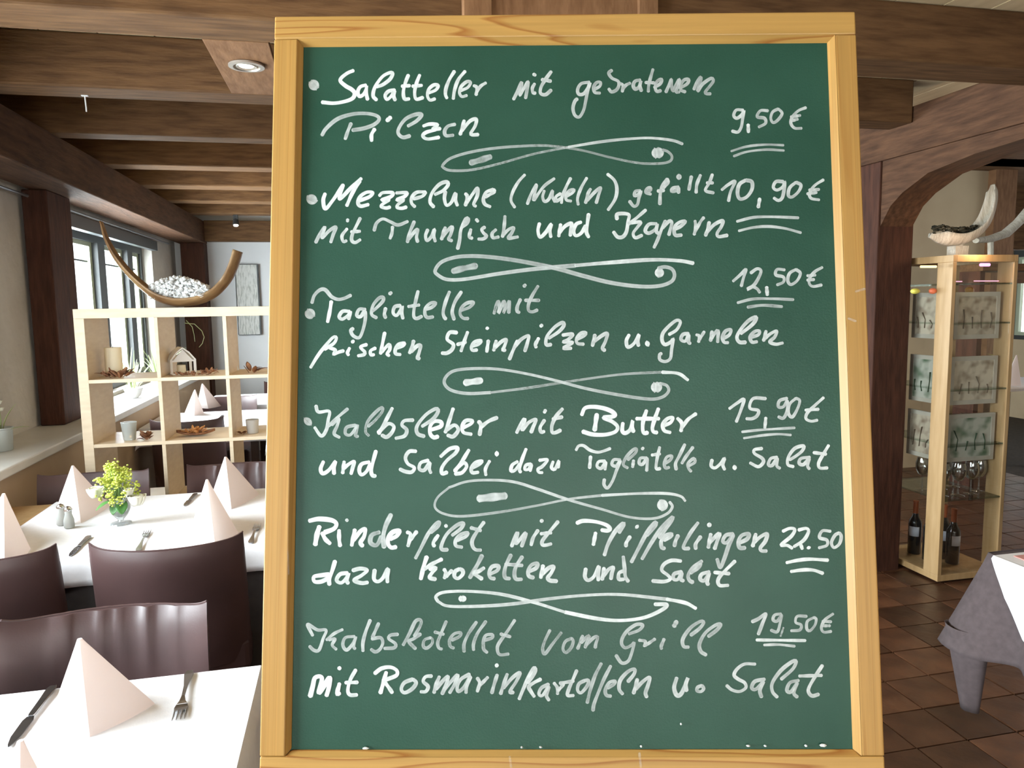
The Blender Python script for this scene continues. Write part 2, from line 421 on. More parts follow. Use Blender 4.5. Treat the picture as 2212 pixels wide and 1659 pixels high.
# ---- end wall of the bay with its brown header beam
wall_back = obj('wall_back', MB().box(-1.9, 3.3, YE, YE + .2, -0.05, 2.7), M['end_wall'], kind='structure')
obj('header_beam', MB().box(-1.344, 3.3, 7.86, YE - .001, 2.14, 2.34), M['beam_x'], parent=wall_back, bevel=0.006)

# ---- ceiling: planks, joists, spotlight board and boxed casing
ceiling = obj('ceiling', MB().box(-1.9, 8.2, -4.0, 9.2, 2.56, 2.64), M['beam_x'], kind='structure')
x = -1.88
while x < 4.3:
    obj('plank', MB().box(x + .003, x + .197, -3.98, 7.98, ZC, 2.558), M['plank'], parent=ceiling)
    x += 0.2
joists = [(-2.46, -2.26), (-1.66, -1.46), (-0.86, -0.66), (0.02, 0.2), (0.92, 1.12), (2.37, 2.57), (3.18, 3.34), (4.0, 4.13), (4.82, 4.98), (5.59, 5.77), (6.38, 6.54), (7.2, 7.36)]
for a, b in joists:
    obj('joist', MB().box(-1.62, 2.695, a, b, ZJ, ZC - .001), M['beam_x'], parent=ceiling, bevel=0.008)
obj('spotlight_board', MB().box(-0.412, -0.212, 2.571, 3.179, ZJ, ZJ + .02), M['casing'], parent=ceiling, bevel=0.002)
a, b = PY(1000, 15, 2.34), PY(1420, 15, 2.34)
c, d = PY(1062, 15, 2.34), PY(1378, 15, 2.34)
obj('casing_panel', MB().box(c.x, d.x, 2.345, 2.369, ZJ + .01, ZC - .002), M['casing'], parent=ceiling)
obj('casing_side', MB().box(a.x, c.x, 2.33, 2.369, ZJ + .005, ZC - .002), M['casing'], parent=ceiling, bevel=0.003)
obj('casing_side', MB().box(d.x, b.x, 2.33, 2.369, ZJ + .005, ZC - .002), M['casing'], parent=ceiling, bevel=0.003)

# ---- right-hand timber frame: long beam on a post with a curved brace
wy = PX(2181, 640, 8.0).y
wall_right = wall_with_holes('wall_right', 8.0, 8.2, -4.0, 9.0, -.05, 2.64, [(wy - 1.6, wy, .95, 2.05)], M['warm_plaster'])
window('window_5', wy - 1.6, wy, .95, 2.05, [(wy - .85, wy - .8)], x=8.06)
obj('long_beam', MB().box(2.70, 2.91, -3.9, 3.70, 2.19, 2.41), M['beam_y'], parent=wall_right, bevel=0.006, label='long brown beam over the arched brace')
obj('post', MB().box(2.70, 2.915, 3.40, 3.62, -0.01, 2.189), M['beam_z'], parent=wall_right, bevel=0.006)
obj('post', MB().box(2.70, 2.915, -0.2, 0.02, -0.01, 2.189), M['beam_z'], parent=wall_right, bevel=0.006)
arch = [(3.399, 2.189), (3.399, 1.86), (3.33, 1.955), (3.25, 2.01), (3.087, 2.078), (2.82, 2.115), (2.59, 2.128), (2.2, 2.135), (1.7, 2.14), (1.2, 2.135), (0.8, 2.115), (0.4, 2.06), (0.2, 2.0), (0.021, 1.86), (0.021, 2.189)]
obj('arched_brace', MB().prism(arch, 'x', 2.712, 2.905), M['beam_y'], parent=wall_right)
# far room behind the arch
wall_far = obj('wall_far', MB().box(3.3, 5.62, 5.5, 5.7, -.05, 2.56), M['warm_plaster'], kind='structure')
obj('door_post', MB().box(5.44, 5.66, 5.42, 5.499, 0, 2.56), M['casing'], parent=wall_far)
obj('wall_end_right', MB().box(3.3, 8.2, 9.0, 9.2, -.05, 2.56), M['warm_plaster'], kind='structure')
obj('dark_beam', MB().box(3.3, 8.0, 5.0, 5.3, 2.56, 2.9), M['undercloth'], parent=wall_far, label='black beam above the far room')
obj('wall_panel', MB().box(5.67, 8.0, 6.3, 6.45, 1.95, 2.56), M['beam_x'], parent=wall_far, label='dark panelling above the bright far window')
obj('wall_panel', MB().box(3.3, 8.0, 5.701, 5.75, 1.6, 1.7), M['beam_x'], parent=wall_far)
wall_front = obj('wall_front', MB().box(-1.9, -1.4, -4.2, -4.0, -.05, 2.7).box(1.4, 8.2, -4.2, -4.0, -.05, 2.7).box(-1.4, 1.4, -4.2, -4.0, -.05, .8).box(-1.4, 1.4, -4.2, -4.0, 2.1, 2.7), M['plaster'], kind='structure')
wfr = obj('window_4', MB().box(-1.4, 1.4, -4.12, -4.05, .8, .86).box(-1.4, 1.4, -4.12, -4.05, 2.04, 2.1).box(-1.4, -1.34, -4.12, -4.05, .86, 2.04).box(1.34, 1.4, -4.12, -4.05, .86, 2.04).box(-.03, .03, -4.12, -4.05, .86, 2.04), M['frame_dark'], kind='structure')
obj('pane', MB().box(-1.34, -.03, -4.09, -4.085, .86, 2.04), M['pane'], parent=wfr)
obj('pane', MB().box(.03, 1.34, -4.09, -4.085, .86, 2.04), M['pane'], parent=wfr)
# outdoors
obj('ground', MB().box(-30, -1.9, -20, 30, -0.6, -0.5), M['ground'], kind='structure')
# ================================================================== THE MENU BOARD
U = (ROT @ Vector((1, .0045, .0076)).normalized()).normalized()
V0 = (ROT @ Vector((-86, 21830, -1600)).normalized())
V = (V0 - U * V0.dot(U)).normalized()
Nn = U.cross(V)                                  # towards the reader
BW = 0.70
r1, r2 = ray(593, 35), ray(1848, 30)
k = r1.dot(Nn) / r2.dot(Nn)
t = BW / (r2 * k - r1).length
TL = EYE + r1 * t                                # outer top left corner, front face of the frame
FW, FR, CH, FT = 0.0285, 0.0255, 0.006, 0.008               # frame face width, chamfer width, frame proud of the panel
def on_plane(px, py, w):
    r = ray(px, py); p0 = TL + Nn * (w - FT)
    return EYE + r * ((p0 - EYE).dot(Nn) / r.dot(Nn))
bl = on_plane(636, 1617, 0.0)
BH = -(bl - TL).dot(V) + FW + CH                 # frame height
ORG = TL - V * BH - Nn * FT                      # lower left corner in the plane of the panel
BM = Matrix((( U.x, V.x, Nn.x, ORG.x), (U.y, V.y, Nn.y, ORG.y), (U.z, V.z, Nn.z, ORG.z), (0, 0, 0, 1)))
print('board', BH, ORG, BM @ Vector((0, BH, 0)))
board = bpy.data.objects.new('menu_chalkboard', None); C.objects.link(board)
board.matrix_world = BM
tag(board, 'large green chalkboard in a pine frame with a handwritten German menu', 'chalkboard')

M['pine_u'] = pine('golden_pine_rail', 0, (0.49, 0.275, 0.075), (0.32, 0.125, 0.026), 0.9)
M['pine_v'] = pine('golden_pine_stile', 1, (0.46, 0.25, 0.066), (0.40, 0.20, 0.048), 2.2, curl=0.10)
mp = mat('green_slate', (0.028, 0.085, 0.052), 0.36, spec=0.34)
noisy(mp, (0.013, 0.057, 0.035), (0.022, 0.078, 0.050), 7, 8, (1, 1, 1), bump=0.06, bscale=420, lo=0.25, hi=0.75)
NN, LL, bb = nodes(mp)
nz = NN.new('ShaderNodeTexNoise'); nz.inputs['Scale'].default_value = 3; nz.inputs['Detail'].default_value = 6
mr = NN.new('ShaderNodeMapRange'); mr.inputs['To Min'].default_value = 0.36; mr.inputs['To Max'].default_value = 0.5
LL.new(nz.outputs['Fac'], mr.inputs['Value']); LL.new(mr.outputs[0], bb.inputs['Roughness'])
M['slate'] = mp

panel = obj('slate_panel', MB().box(FW - .004, BW - FR + .004, FW - .004, BH - FW + .004, -0.005, 0.0), M['slate'], parent=board, label='matt green writing panel')
def rail(v0, v1, sgn):
    """horizontal member; sgn=-1: chamfer on its lower edge (top rail), +1: on its upper edge"""
    mb = MB().box(0, BW, v0, v1, -0.014, FT)
    e = v0 if sgn < 0 else v1; q = e + sgn * CH
    mb.add([(FW, e, FT), (BW - FR, e, FT), (BW - FR - CH, q, 0.0005), (FW + CH, q, 0.0005), (FW, e, 0), (BW - FR, e, 0)],
           [(0, 1, 2, 3) if sgn > 0 else (3, 2, 1, 0), (0, 3, 4), (1, 5, 2), (4, 3, 2, 5)])
    return mb
def stile(u0, u1, sgn):
    mb = MB().box(u0, u1, FW + .0004, BH - FW - .0004, -0.014, FT)
    e = u1 if sgn > 0 else u0; q = e + sgn * CH
    mb.add([(e, FW + .0006, FT), (e, BH - FW - .0006, FT), (q, BH - FW - CH - .0006, 0.0005), (q, FW + CH + .0006, 0.0005), (e, FW, 0), (e, BH - FW, 0)],
           [(3, 2, 1, 0) if sgn > 0 else (0, 1, 2, 3), (0, 4, 3), (1, 2, 5), (4, 5, 2, 3)])
    return mb
obj('top_rail', rail(BH - FW, BH, -1), M['pine_u'], parent=board, bevel=0.0018)
obj('bottom_rail', rail(0, FW, 1), M['pine_u'], parent=board, bevel=0.0018)
obj('side_stile', stile(0, FW, 1), M['pine_v'], parent=board, bevel=0.0015)
obj('side_stile', stile(BW - FR, BW, -1), M['pine_v'], parent=board, bevel=0.0015)
# stand: front legs in the board's plane, rear legs splayed back, spreader
inv = BM.inverted()
def leg(a, b, w, name):
    a, b = inv @ Vector(a), inv @ Vector(b)
    d = (b - a).normalized(); s = Vector((1, 0, 0)); s = (s - d * s.dot(d)).normalized(); q = d.cross(s)
    vs = [p + s * i * w + q * j * 0.01 for p in (a, b) for i, j in ((-1, -1), (1, -1), (1, 1), (-1, 1))]
    obj(name, MB().add(vs, [(3, 2, 1, 0), (4, 5, 6, 7), (0, 1, 5, 4), (1, 2, 6, 5), (2, 3, 7, 6), (3, 0, 4, 7)]), M['pine_v'], parent=board)
for u in (0.06, BW - 0.06):
    p = BM @ Vector((u, 0.30, -0.026)); q = BM @ Vector((u, 0.0, -0.026))
    d = (q - p).normalized(); f = p + d * (p.z / -d.z)
    leg(p, f, 0.018, 'front_leg')
for u in (0.22, BW - 0.16):
    p = BM @ Vector((u, BH - 0.08, -0.028))
    leg(p, (p.x + .06, p.y + 0.28, 0.0), 0.016, 'rear_leg')

# ---- chalk strokes (traced positions on the writing panel)
def chalk_mat():
    m = bpy.data.materials.new('white_chalk_marker'); m.use_nodes = True; N = m.node_tree.nodes; L = m.node_tree.links
    b = N['Principled BSDF']; b.inputs['Base Color'].default_value = (0.80, 0.84, 0.815, 1); b.inputs['Roughness'].default_value = 0.8
    b.inputs['Specular IOR Level'].default_value = 0.2
    at = N.new('ShaderNodeAttribute'); at.attribute_name = 'cover'
    tc = N.new('ShaderNodeTexCoord'); nz = N.new('ShaderNodeTexNoise'); nz.inputs['Scale'].default_value = 160; nz.inputs['Detail'].default_value = 4
    L.new(tc.outputs['Object'], nz.inputs['Vector'])
    mr = N.new('ShaderNodeMapRange'); mr.inputs['From Min'].default_value = .3; mr.inputs['From Max'].default_value = .7; mr.inputs['To Min'].default_value = .84; mr.inputs['To Max'].default_value = 1.1
    L.new(nz.outputs['Fac'], mr.inputs['Value'])
    mu = N.new('ShaderNodeMath'); mu.operation = 'MULTIPLY'; mu.use_clamp = True
    L.new(at.outputs['Fac'], mu.inputs[0]); L.new(mr.outputs[0], mu.inputs[1])
    tr = N.new('ShaderNodeBsdfTransparent'); mx = N.new('ShaderNodeMixShader')
    L.new(mu.outputs[0], mx.inputs[0]); L.new(tr.outputs[0], mx.inputs[1]); L.new(b.outputs[0], mx.inputs[2])
    L.new(mx.outputs[0], N['Material Output'].inputs[0])
    return m
M['chalk'] = chalk_mat()
S = 600.0 / 2212.0
OFF = dict(A=(640, 120, S), B=(1220, 120, S), C=(640, 360, S), D=(1220, 360, S), E=(640, 600, S), G=(1220, 560, S), H=(640, 850, S), I=(1220, 800, S),
           J=(640, 1020, S), K=(1220, 1020, S), L=(640, 1260, S), M=(1220, 1260, S), N=(900, 270, 660 / 2212.), P=(900, 530, 660 / 2212.), Z=(0, 0, 1.0))
lift = [0.00015]
PW = [0.0]
def catmull(P, step):
    if len(P) < 3: 
        Q = []
        n = max(2, int((P[1] - P[0]).length / step))
        return [P[0].lerp(P[1], i / n) for i in range(n + 1)]
    out = []
    E_ = [P[0] * 2 - P[1]] + P + [P[-1] * 2 - P[-2]]
    for i in range(1, len(E_) - 2):
        a, b, c, d = E_[i - 1], E_[i], E_[i + 1], E_[i + 2]
        n = max(2, int((c - b).length / step))
        for q in range(n):
            t = q / n
            out.append(0.5 * ((2 * b) + (c - a) * t + (2 * a - 5 * b + 4 * c - d) * t * t + (3 * b - a - 3 * c + d) * t ** 3))
    out.append(P[-1]); return out
def stroke(vs, fs, cov, reg, pts, w, op):
    ox, oy, s = OFF[reg]
    P = []
    for tok in pts.split():
        a, b = tok.split(',')
        P.append(Vector((ox + float(a) * s, oy + float(b) * s)))
    w = w * s * 0.5
    op = op if op > .85 else op * (.80 + .2 * op / .85)
    Q = catmull(P, 2.2 if w < 8 else 4)
    lift[0] += 0.0000012
    # trim by the round caps so that traced ends stay put
    m = len(Q); b0 = len(vs); ring = []
    tg = []
    for i in range(m):
        d = Q[min(i + 1, m - 1)] - Q[max(i - 1, 0)]
        tg.append(d.normalized() if d.length > 1e-6 else Vector((1, 0)))
    def put(p, c):
        l = lift[0] + 0.00004 * (len(vs) - b0) / 400.0
        q = on_plane(p.x, p.y, PW[0]); q = inv @ q
        vs.append((q.x, q.y, PW[0] + l)); cov.append(c)
        return len(vs) - 1
    rows = []
    L_ = [0.0]
    for i in range(1, m): L_.append(L_[-1] + (Q[i] - Q[i - 1]).length)
    tot = max(L_[-1], 1e-6); ph = (P[0].x * 7.13 + P[0].y * 3.7) % 6.28
    def row(p, t, hw, c):
        n = Vector((-t.y, t.x))
        return [put(p + n * hw * e, c * k) for e, k in ((-1, .80), (-.6, 1.0), (0, .80 + .2 * c * c), (.6, 1.0), (1, .80))]
    cs = 0.35
    for a in (90, 75, 60, 40, 20):
        hw = w * math.cos(R(a)); back = w * math.sin(R(a)) * 0.9
        rows.append(row(Q[0] - tg[0] * back + tg[0] * w * 0.35, tg[0], max(hw, w * .15), op))
    for i in range(m):
        f = L_[i] / tot
        c = op * (1 - 0.24 * (1.1 - op) * 2.2 * math.sin(ph + 5 * f) ** 2 - 0.06 * f)
        hw = w * (1.0 + 0.10 * math.sin(ph + 9 * f))
        rows.append(row(Q[i], tg[i], hw, c))
    for a in (20, 40, 60, 75, 90):
        hw = w * math.cos(R(a)); back = w * math.sin(R(a)) * 0.9
        rows.append(row(Q[-1] + tg[-1] * back - tg[-1] * w * 0.35, tg[-1], max(hw, w * .15), op * .95))
    for i in range(len(rows) - 1):
        for k in range(4):
            fs.append((rows[i][k], rows[i + 1][k], rows[i + 1][k + 1], rows[i][k + 1]))
def writing(name, label, data):
    def flush(word):
        if not vs: return
        me = bpy.data.meshes.new(name); me.from_pydata(vs, [], fs); me.update()
        a = me.attributes.new('cover', 'FLOAT', 'POINT'); a.data.foreach_set('value', cov)
        me.materials.append(M['chalk'])
        nm = name if word is None else ('bullet_mark' if word == 'bullet' else 'handwritten_word')
        o = bpy.data.objects.new(nm, me); C.objects.link(o); o.parent = panel
        tag(o, label if word is None else ('round chalk bullet before the ' + label) if word == 'bullet' else 'word "%s" in the %s' % (word, label))
    vs, fs, cov = [], [], []; word = None
    for d in data.strip().split('\n'):
        d = d.strip()
        if not d: continue
        if d[0] == '@':
            flush(word); vs, fs, cov = [], [], []; word = d[2:]; continue
        reg, w, op, rest_ = d.split(' ', 3)
        for seg in rest_.split('|'):
            stroke(vs, fs, cov, reg, seg.strip(), float(w), float(op))
    flush(word)
writing('handwriting', 'handwritten line Salatteller mit gebratenem', '''
@ bullet
A 90 .72 128,246 152,224
@ Salatteller
A 31 .95 455,120 400,145 350,195 390,240 440,270 465,300 450,340 390,365 300,380 205,372
A 28 .95 555,235 510,250 490,290 503,325 535,310 558,265 560,240 558,300 568,352
A 28 .92 640,355 612,320 628,250 685,170 745,137 768,145 745,190 690,232 640,250
A 28 .9 785,275 735,285 708,318 722,350 755,325 783,280 775,320 788,357
A 28 .9 893,155 868,220 853,290 862,345 900,345|840,245 905,240
A 28 .9 983,155 958,220 943,290 955,347 1010,335|925,245 1000,238
A 27 .88 1050,300 1110,275 1130,240 1095,235 1055,270 1045,320 1065,355 1105,345
A 28 .86 1260,125 1220,190 1193,260 1188,310 1200,340|1345,125 1292,190 1262,270 1250,345
A 26 .8 1310,280 1365,255 1388,215 1360,208 1315,245 1300,295 1318,327 1358,318
A 26 .8 1413,240 1438,255 1432,315|1438,290 1468,245 1510,218
@ mit
A 26 .7 1730,350 1760,290 1793,215 1792,260 1780,318 1815,258 1845,210 1838,270 1826,340
A 26 .75 1898,225 1880,260 1885,298 1905,298|1888,148 1905,158
A 28 .72 2030,128 1985,190 1950,250 1945,300 1985,312 2030,275|1955,192 2028,205
@ gebratenem
B 27 .68 195,212 130,225 102,272 112,308 150,305 188,255 200,215 182,280 165,370 148,440 115,490 80,475 65,420 80,365 100,345
B 26 .62 235,270 278,245 285,215 255,215 230,250 238,293 280,300
B 26 .62 375,118 350,140 375,180 425,205 430,240 410,275 372,290 350,265
B 26 .62 425,222 462,235 458,288|462,272 485,238 520,220
B 28 .6 600,195 560,205 545,240 562,268 592,248 608,200 598,240 610,283
B 26 .62 702,110 682,180 668,240 665,288|642,215 712,218
B 26 .62 712,255 760,225 770,190 735,205 720,250 732,285 765,280
B 27 .58 805,292 828,240 848,190 850,240 862,282 885,240 912,192 905,240 885,290 912,290
B 26 .6 920,260 975,225 985,192 950,195 925,235 925,275 960,290
B 27 .6 1028,270 1050,215 1080,172 1085,190 1068,240 1060,282 1095,230 1165,182 1182,205 1150,250 1118,292 1130,305 1160,305
''')
writing('handwriting', 'handwritten word Pilzen', '''
A 30 .62 205,635 240,580 330,505 450,467 560,462 640,480 660,510 620,550 540,580 448,595
A 28 .68 437,540 412,600 390,665
A 30 .95 625,585 600,630 600,680
A 34 .9 722,520 752,492
A 30 .66 905,640 850,652 812,620 822,570 872,505 950,470 998,472 960,520 890,562
A 28 .9 1012,562 1060,547 1125,552 1085,588 1148,582|1110,592 1035,612 1008,640 1045,665 1138,652
A 28 .66 1265,548 1210,562 1182,600 1192,638 1250,635
A 28 .85 1337,518 1322,575 1305,630|1320,600 1380,525 1432,507 1425,560 1390,618 1400,632 1450,630
''')
writing('price', 'handwritten price 9,50 € with two underlines', '''
B 26 .78 1420,435 1365,435 1345,478 1370,500 1412,470 1425,440 1415,510 1405,570 1378,610 1332,602
B 28 .85 1460,550 1462,610
B 25 .66 1618,440 1558,440 1532,488 1590,500 1598,540 1545,570
B 24 .68 1700,425 1655,450 1640,500 1660,535 1700,510 1730,460 1700,425
B 24 .7 1920,415 1860,440 1812,490 1800,540 1830,578 1885,580|1800,490 1875,477|1800,522 1855,507
B 19 .62 1325,762 1450,725 1600,710 1742,715|1345,802 1450,767 1600,750 1745,757
''')
writing('flourish', 'looped flourish under the first dish', '''
N 20 .72 1925,138 1850,112 1700,95 1550,100 1350,120 1100,160
N 19 .5 1100,160 850,210 600,280 400,325 250,330 195,310 190,290 250,240 400,195 600,165 850,150 1000,155 1200,185 1400,235 1600,275 1750,280 1830,265 1848,230 1820,195 1780,180
N 76 .72 1722,205 1768,200
N 44 .5 390,275 460,255 535,230
''')
writing('handwriting', 'handwritten line Mezzelune (Nudeln) gefüllt', '''
@ bullet
C 90 .68 117,275 130,248
@ Mezzelune
C 30 .92 230,215 215,270 232,335 290,270 375,145|370,155 345,258 440,165 518,95|508,115 450,205 402,312
C 29 .9 500,272 580,242 610,208 560,205 508,240 492,290 515,315 575,302
C 28 .88 662,232 690,208 768,208 755,238 682,266 740,264 692,296 675,318 715,330 748,322
C 28 .85 797,210 880,208 862,238 802,265 855,266 812,300 802,325 840,332 878,322
C 28 .82 1028,202 960,205 920,245 918,290 945,320|1030,202 1005,235 935,258
C 29 .82 1095,322 1065,280 1082,210 1140,142 1198,122 1208,148 1168,192 1105,222
C 28 .82 1188,198 1180,255 1197,308 1235,285 1268,215 1268,265 1283,310
C 28 .8 1347,215 1362,240 1347,310|1355,290 1400,225 1442,172 1442,230 1412,300 1430,315
C 28 .8 1570,182 1512,205 1490,260 1503,300 1545,320|1572,182 1575,202 1505,242
@ (Nudeln)
C 25 .8 1820,65 1770,120 1725,200 1710,270 1740,325
C 25 .72 1840,298 1872,215 1913,142|1913,145 1888,268|1892,268 1970,160 2055,95
C 25 .75 1975,192 1962,240 1978,278 2012,258 2040,192 2040,240 2060,280
C 26 .78 2105,215 2068,240 2072,275 2112,248|2185,92 2150,160 2118,240 2112,290
D 25 .75 15,235 60,210 75,185 40,190 12,225 12,265 50,275
D 25 .78 175,90 130,170 102,250 107,303
D 26 .72 205,178 185,215 165,290|180,270 230,212 285,168 268,230 250,290
D 27 .8 340,60 395,110 415,180 400,260 345,345
@ gefüllt
D 27 .68 600,192 562,197 555,232 590,220 605,198 590,250 578,302 548,315 515,275
D 25 .62 650,205 685,185 680,165 655,175 645,205 685,220
D 28 .7 815,98 775,160 760,220 757,300|815,98 820,130 778,175|740,195 790,190
D 27 .66 905,162 862,172 850,195 882,195 905,168 905,210
D 45 .68 900,82 918,82
D 27 .74 1008,78 988,185|1080,68 1052,140 1045,208
D 25 .72 1175,62 1150,130 1120,190 1185,210|1130,130 1180,130
''')
writing('price', 'handwritten price 10,90 € with two underlines', '''
D 25 .74 1250,185 1300,145 1355,118 1320,200 1303,275
D 29 .74 1440,108 1390,142 1375,210 1395,258 1450,240 1490,180 1488,122 1440,108
D 28 .85 1552,255 1540,325
D 27 .76 1740,120 1682,120 1660,165 1690,187 1737,160 1750,122 1745,190 1730,250 1700,270 1665,250
D 26 .72 1840,125 1790,170 1780,230 1810,242 1860,200 1880,148 1840,125
D 24 .74 2060,105 1990,150 1950,210 1960,252 2025,265|1945,187 2025,182|1930,217 2005,207
D 22 .72 1370,437 1500,405 1650,400 1860,408|1385,512 1500,485 1620,477 1750,492 1880,527
''')
writing('handwriting', 'handwritten line mit Thunfisch und Kapern', '''
@ mit
C 27 .7 155,605 185,545 228,482 205,568 262,512 315,482 295,540 275,603
C 26 .78 405,495 365,550 375,598 400,590|410,420 408,437
C 27 .74 510,410 480,470 447,540 442,588 470,605 510,582|437,520 508,515
@ Thunfisch
C 26 .68 620,510 640,450 690,417 750,440 810,465 888,437
C 26 .72 767,478 762,530 747,573
C 27 .68 940,437 902,530 885,602|900,575 945,515 968,502 958,560 967,600
C 28 .72 1047,502 1030,550 1042,590 1080,552 1100,502 1095,550 1107,595
C 28 .68 1187,485 1170,530 1157,580|1167,560 1210,505 1242,482 1230,540 1212,578 1240,590
C 28 .74 1285,655 1300,590 1312,500 1350,417 1370,417 1360,450 1320,482
C 27 .74 1390,500 1377,560 1402,570|1433,420 1447,437
C 27 .74 1502,482 1477,500 1492,530 1515,552 1490,575 1450,577
C 27 .7 1590,502 1560,532 1567,567 1612,560
C 27 .66 1662,395 1655,480 1642,560|1642,550 1690,502 1732,487 1715,530 1690,570 1765,560
@ und
C 29 .92 1937,452 1925,510 1942,562 1990,520 2030,460 2020,510 2027,560
C 29 .9 2105,460 2090,555|2095,530 2140,475 2192,452 2185,500 2182,550
D 29 .92 130,442 90,460 70,512 87,550 130,530 167,470|190,378 180,450 172,520 190,562
@ Kapern
D 29 .85 415,420 420,378 508,382 503,440 490,520 460,560 420,560 388,520
D 26 .8 645,345 570,410 505,460|522,450 602,442 580,480 545,530 562,567 615,547
D 28 .76 730,455 670,460 640,510 670,530 720,500 737,460 728,515 747,532
D 27 .74 802,432 770,500 740,580 710,645|780,490 830,435 852,447 840,500 828,545
D 28 .78 870,500 920,477 960,437 920,440 880,470 870,512 882,547 930,545
D 26 .74 1037,432 1042,480 1030,542|1037,520 1080,440 1107,405
D 28 .78 1150,442 1137,500 1120,550|1132,525 1190,462 1257,432 1245,480 1213,530 1225,558 1295,547
''')
writing('price', 'handwritten price 12,50 € with two underlines', '''
G 25 .74 1340,175 1400,122 1442,82 1422,150 1405,215
G 27 .7 1480,110 1530,77 1562,92 1542,150 1502,210 1452,240 1490,220 1530,235 1552,265
G 29 .85 1607,222 1612,285
G 25 .72 1750,85 1690,82 1680,125 1740,142 1740,182 1690,205
G 25 .72 1840,82 1790,112 1775,170 1800,202 1850,170 1875,112 1840,82
G 24 .72 2050,65 1990,100 1950,150 1947,195 1977,217 2045,205|1930,132 1995,127|1930,167 1985,162
G 22 .64 1375,347 1500,317 1650,315 1820,322
G 24 .58 1455,382 1580,367 1730,378
''')
writing('flourish', 'looped flourish under the Thunfisch line', '''
P 28 .80 2003,130 1900,112 1700,105 1400,125 1150,146
P 29 .62 1150,146 850,172 600,205 350,245 220,247 150,212 135,180 180,122 280,87 400,78 550,87 750,115 1000,165 1200,220 1400,270 1600,297 1750,295 1840,265 1866,220 1850,175 1800,157 1750,165
P 66 .82 1742,200 1772,198
P 44 .55 262,188 340,167 432,148
''')
writing('handwriting', 'handwritten line Tagliatelle mit', '''
@ bullet
E 84 .66 97,300 122,275
@ Tagliatelle
E 29 .68 125,200 145,140 190,97 232,97 280,150 330,172 380,165 435,140
E 30 .92 280,188 267,270 250,352
E 28 .8 425,268 370,268 342,310 367,330 412,300 432,272 417,330
E 28 .72 550,252 502,252 482,300 512,310 545,268 550,330 530,420 500,478 452,460 435,420 455,405
E 27 .62 640,320 600,290 612,220 660,162 692,157 690,187 640,240 607,267
E 28 .74 712,242 702,290 712,320|742,130 758,118
E 29 .76 830,222 785,232 772,280 800,300 835,252 842,227 840,280 850,325
E 27 .68 970,107 950,190 937,260 937,310 960,325 1000,307|892,230 980,217
E 27 .66 1020,255 1080,235 1110,202 1070,202 1030,240 1025,290 1045,317 1090,312
E 28 .7 1220,112 1190,190 1170,270 1177,310 1192,330|1315,112 1265,190 1242,270 1257,333
E 27 .6 1315,260 1380,235 1410,197 1360,202 1315,240 1305,290 1330,322 1370,325
@ mit
E 27 .55 1575,285 1592,220 1610,188 1618,240 1610,280 1635,225 1655,188 1660,240 1650,280 1678,225 1697,188 1692,280
E 28 .66 1785,172 1760,230 1760,270 1777,275|1812,70 1825,57
E 27 .6 1925,67 1880,140 1850,210 1850,260 1880,272 1920,257|1822,180 1935,180
''')
writing('handwriting', 'handwritten line frischen Steinpilzen u. Garnelen', '''
@ frischen
E 27 .86 115,715 160,640 210,570 290,478 320,477 300,522 225,570|265,558 312,577 297,610 340,592 378,582
E 27 .92 425,560 407,600 418,615|445,515 457,502
E 27 .86 562,532 512,552 545,590 540,612 492,622|632,560 592,582 597,615 620,612
E 28 .88 705,437 690,510 672,605|682,590 738,532 745,570 722,608 740,620
E 28 .84 790,562 850,542 862,520 815,530 790,570 792,605 830,612
E 30 .74 935,502 920,560 902,600|917,590 960,545 990,540 980,590 965,640 982,640
@ Steinpilzen
E 30 .86 1280,437 1222,437 1202,490 1250,530 1240,572 1200,600 1160,600
E 28 .82 1365,432 1340,500 1312,585|1282,532 1350,512
E 28 .82 1400,547 1450,530 1470,502 1420,512 1395,547 1402,577 1440,575
E 28 .88 1530,500 1517,590|1520,397 1522,408
E 28 .82 1592,502 1572,580|1582,560 1630,512 1672,492 1660,540 1645,575 1665,575
E 28 .78 1762,502 1730,570 1697,650|1742,547 1790,492 1850,462 1840,520 1820,585
E 29 .84 1930,482 1905,530 1910,555|1945,387 1958,377
E 28 .78 2030,532 1990,532 1998,465 2060,392 2120,357 2130,382 2090,430 2012,482
E 27 .8 2120,457 2200,450 2168,490 2125,512 2200,515 2152,545 2130,562 2190,562
G 28 .76 95,640 150,612 167,587 130,590 95,630 100,670 150,677
G 29 .74 240,602 220,690|227,662 290,612 337,592 325,650 300,708 320,727
@ u.
G 28 .86 512,602 490,650 502,700 550,672 590,602 580,650 587,690
G 48 .92 652,675 663,671
@ Garnelen
G 28 .82 830,600 890,562 920,502 890,487 830,532 780,592 775,650 800,680 850,655 862,635 850,720 840,790 800,815 757,800 755,760 770,752
G 28 .76 985,592 940,600 925,640 960,652 985,602 985,660 1000,670
G 25 .78 1047,602 1070,612 1065,660|1070,642 1110,577
G 28 .72 1172,575 1160,650|1167,632 1200,582 1220,572 1217,660
G 28 .74 1265,630 1310,602 1322,562 1280,572 1255,620 1267,660 1300,665
G 30 .8 1440,662 1390,660 1370,620 1400,560 1460,492 1520,462 1515,492 1480,532 1402,592
G 28 .72 1480,622 1540,602 1550,572 1510,577 1475,620 1490,660 1530,657
G 27 .78 1602,572 1582,650|1592,632 1640,592 1687,572 1670,620 1632,658 1680,677 1735,667
''')
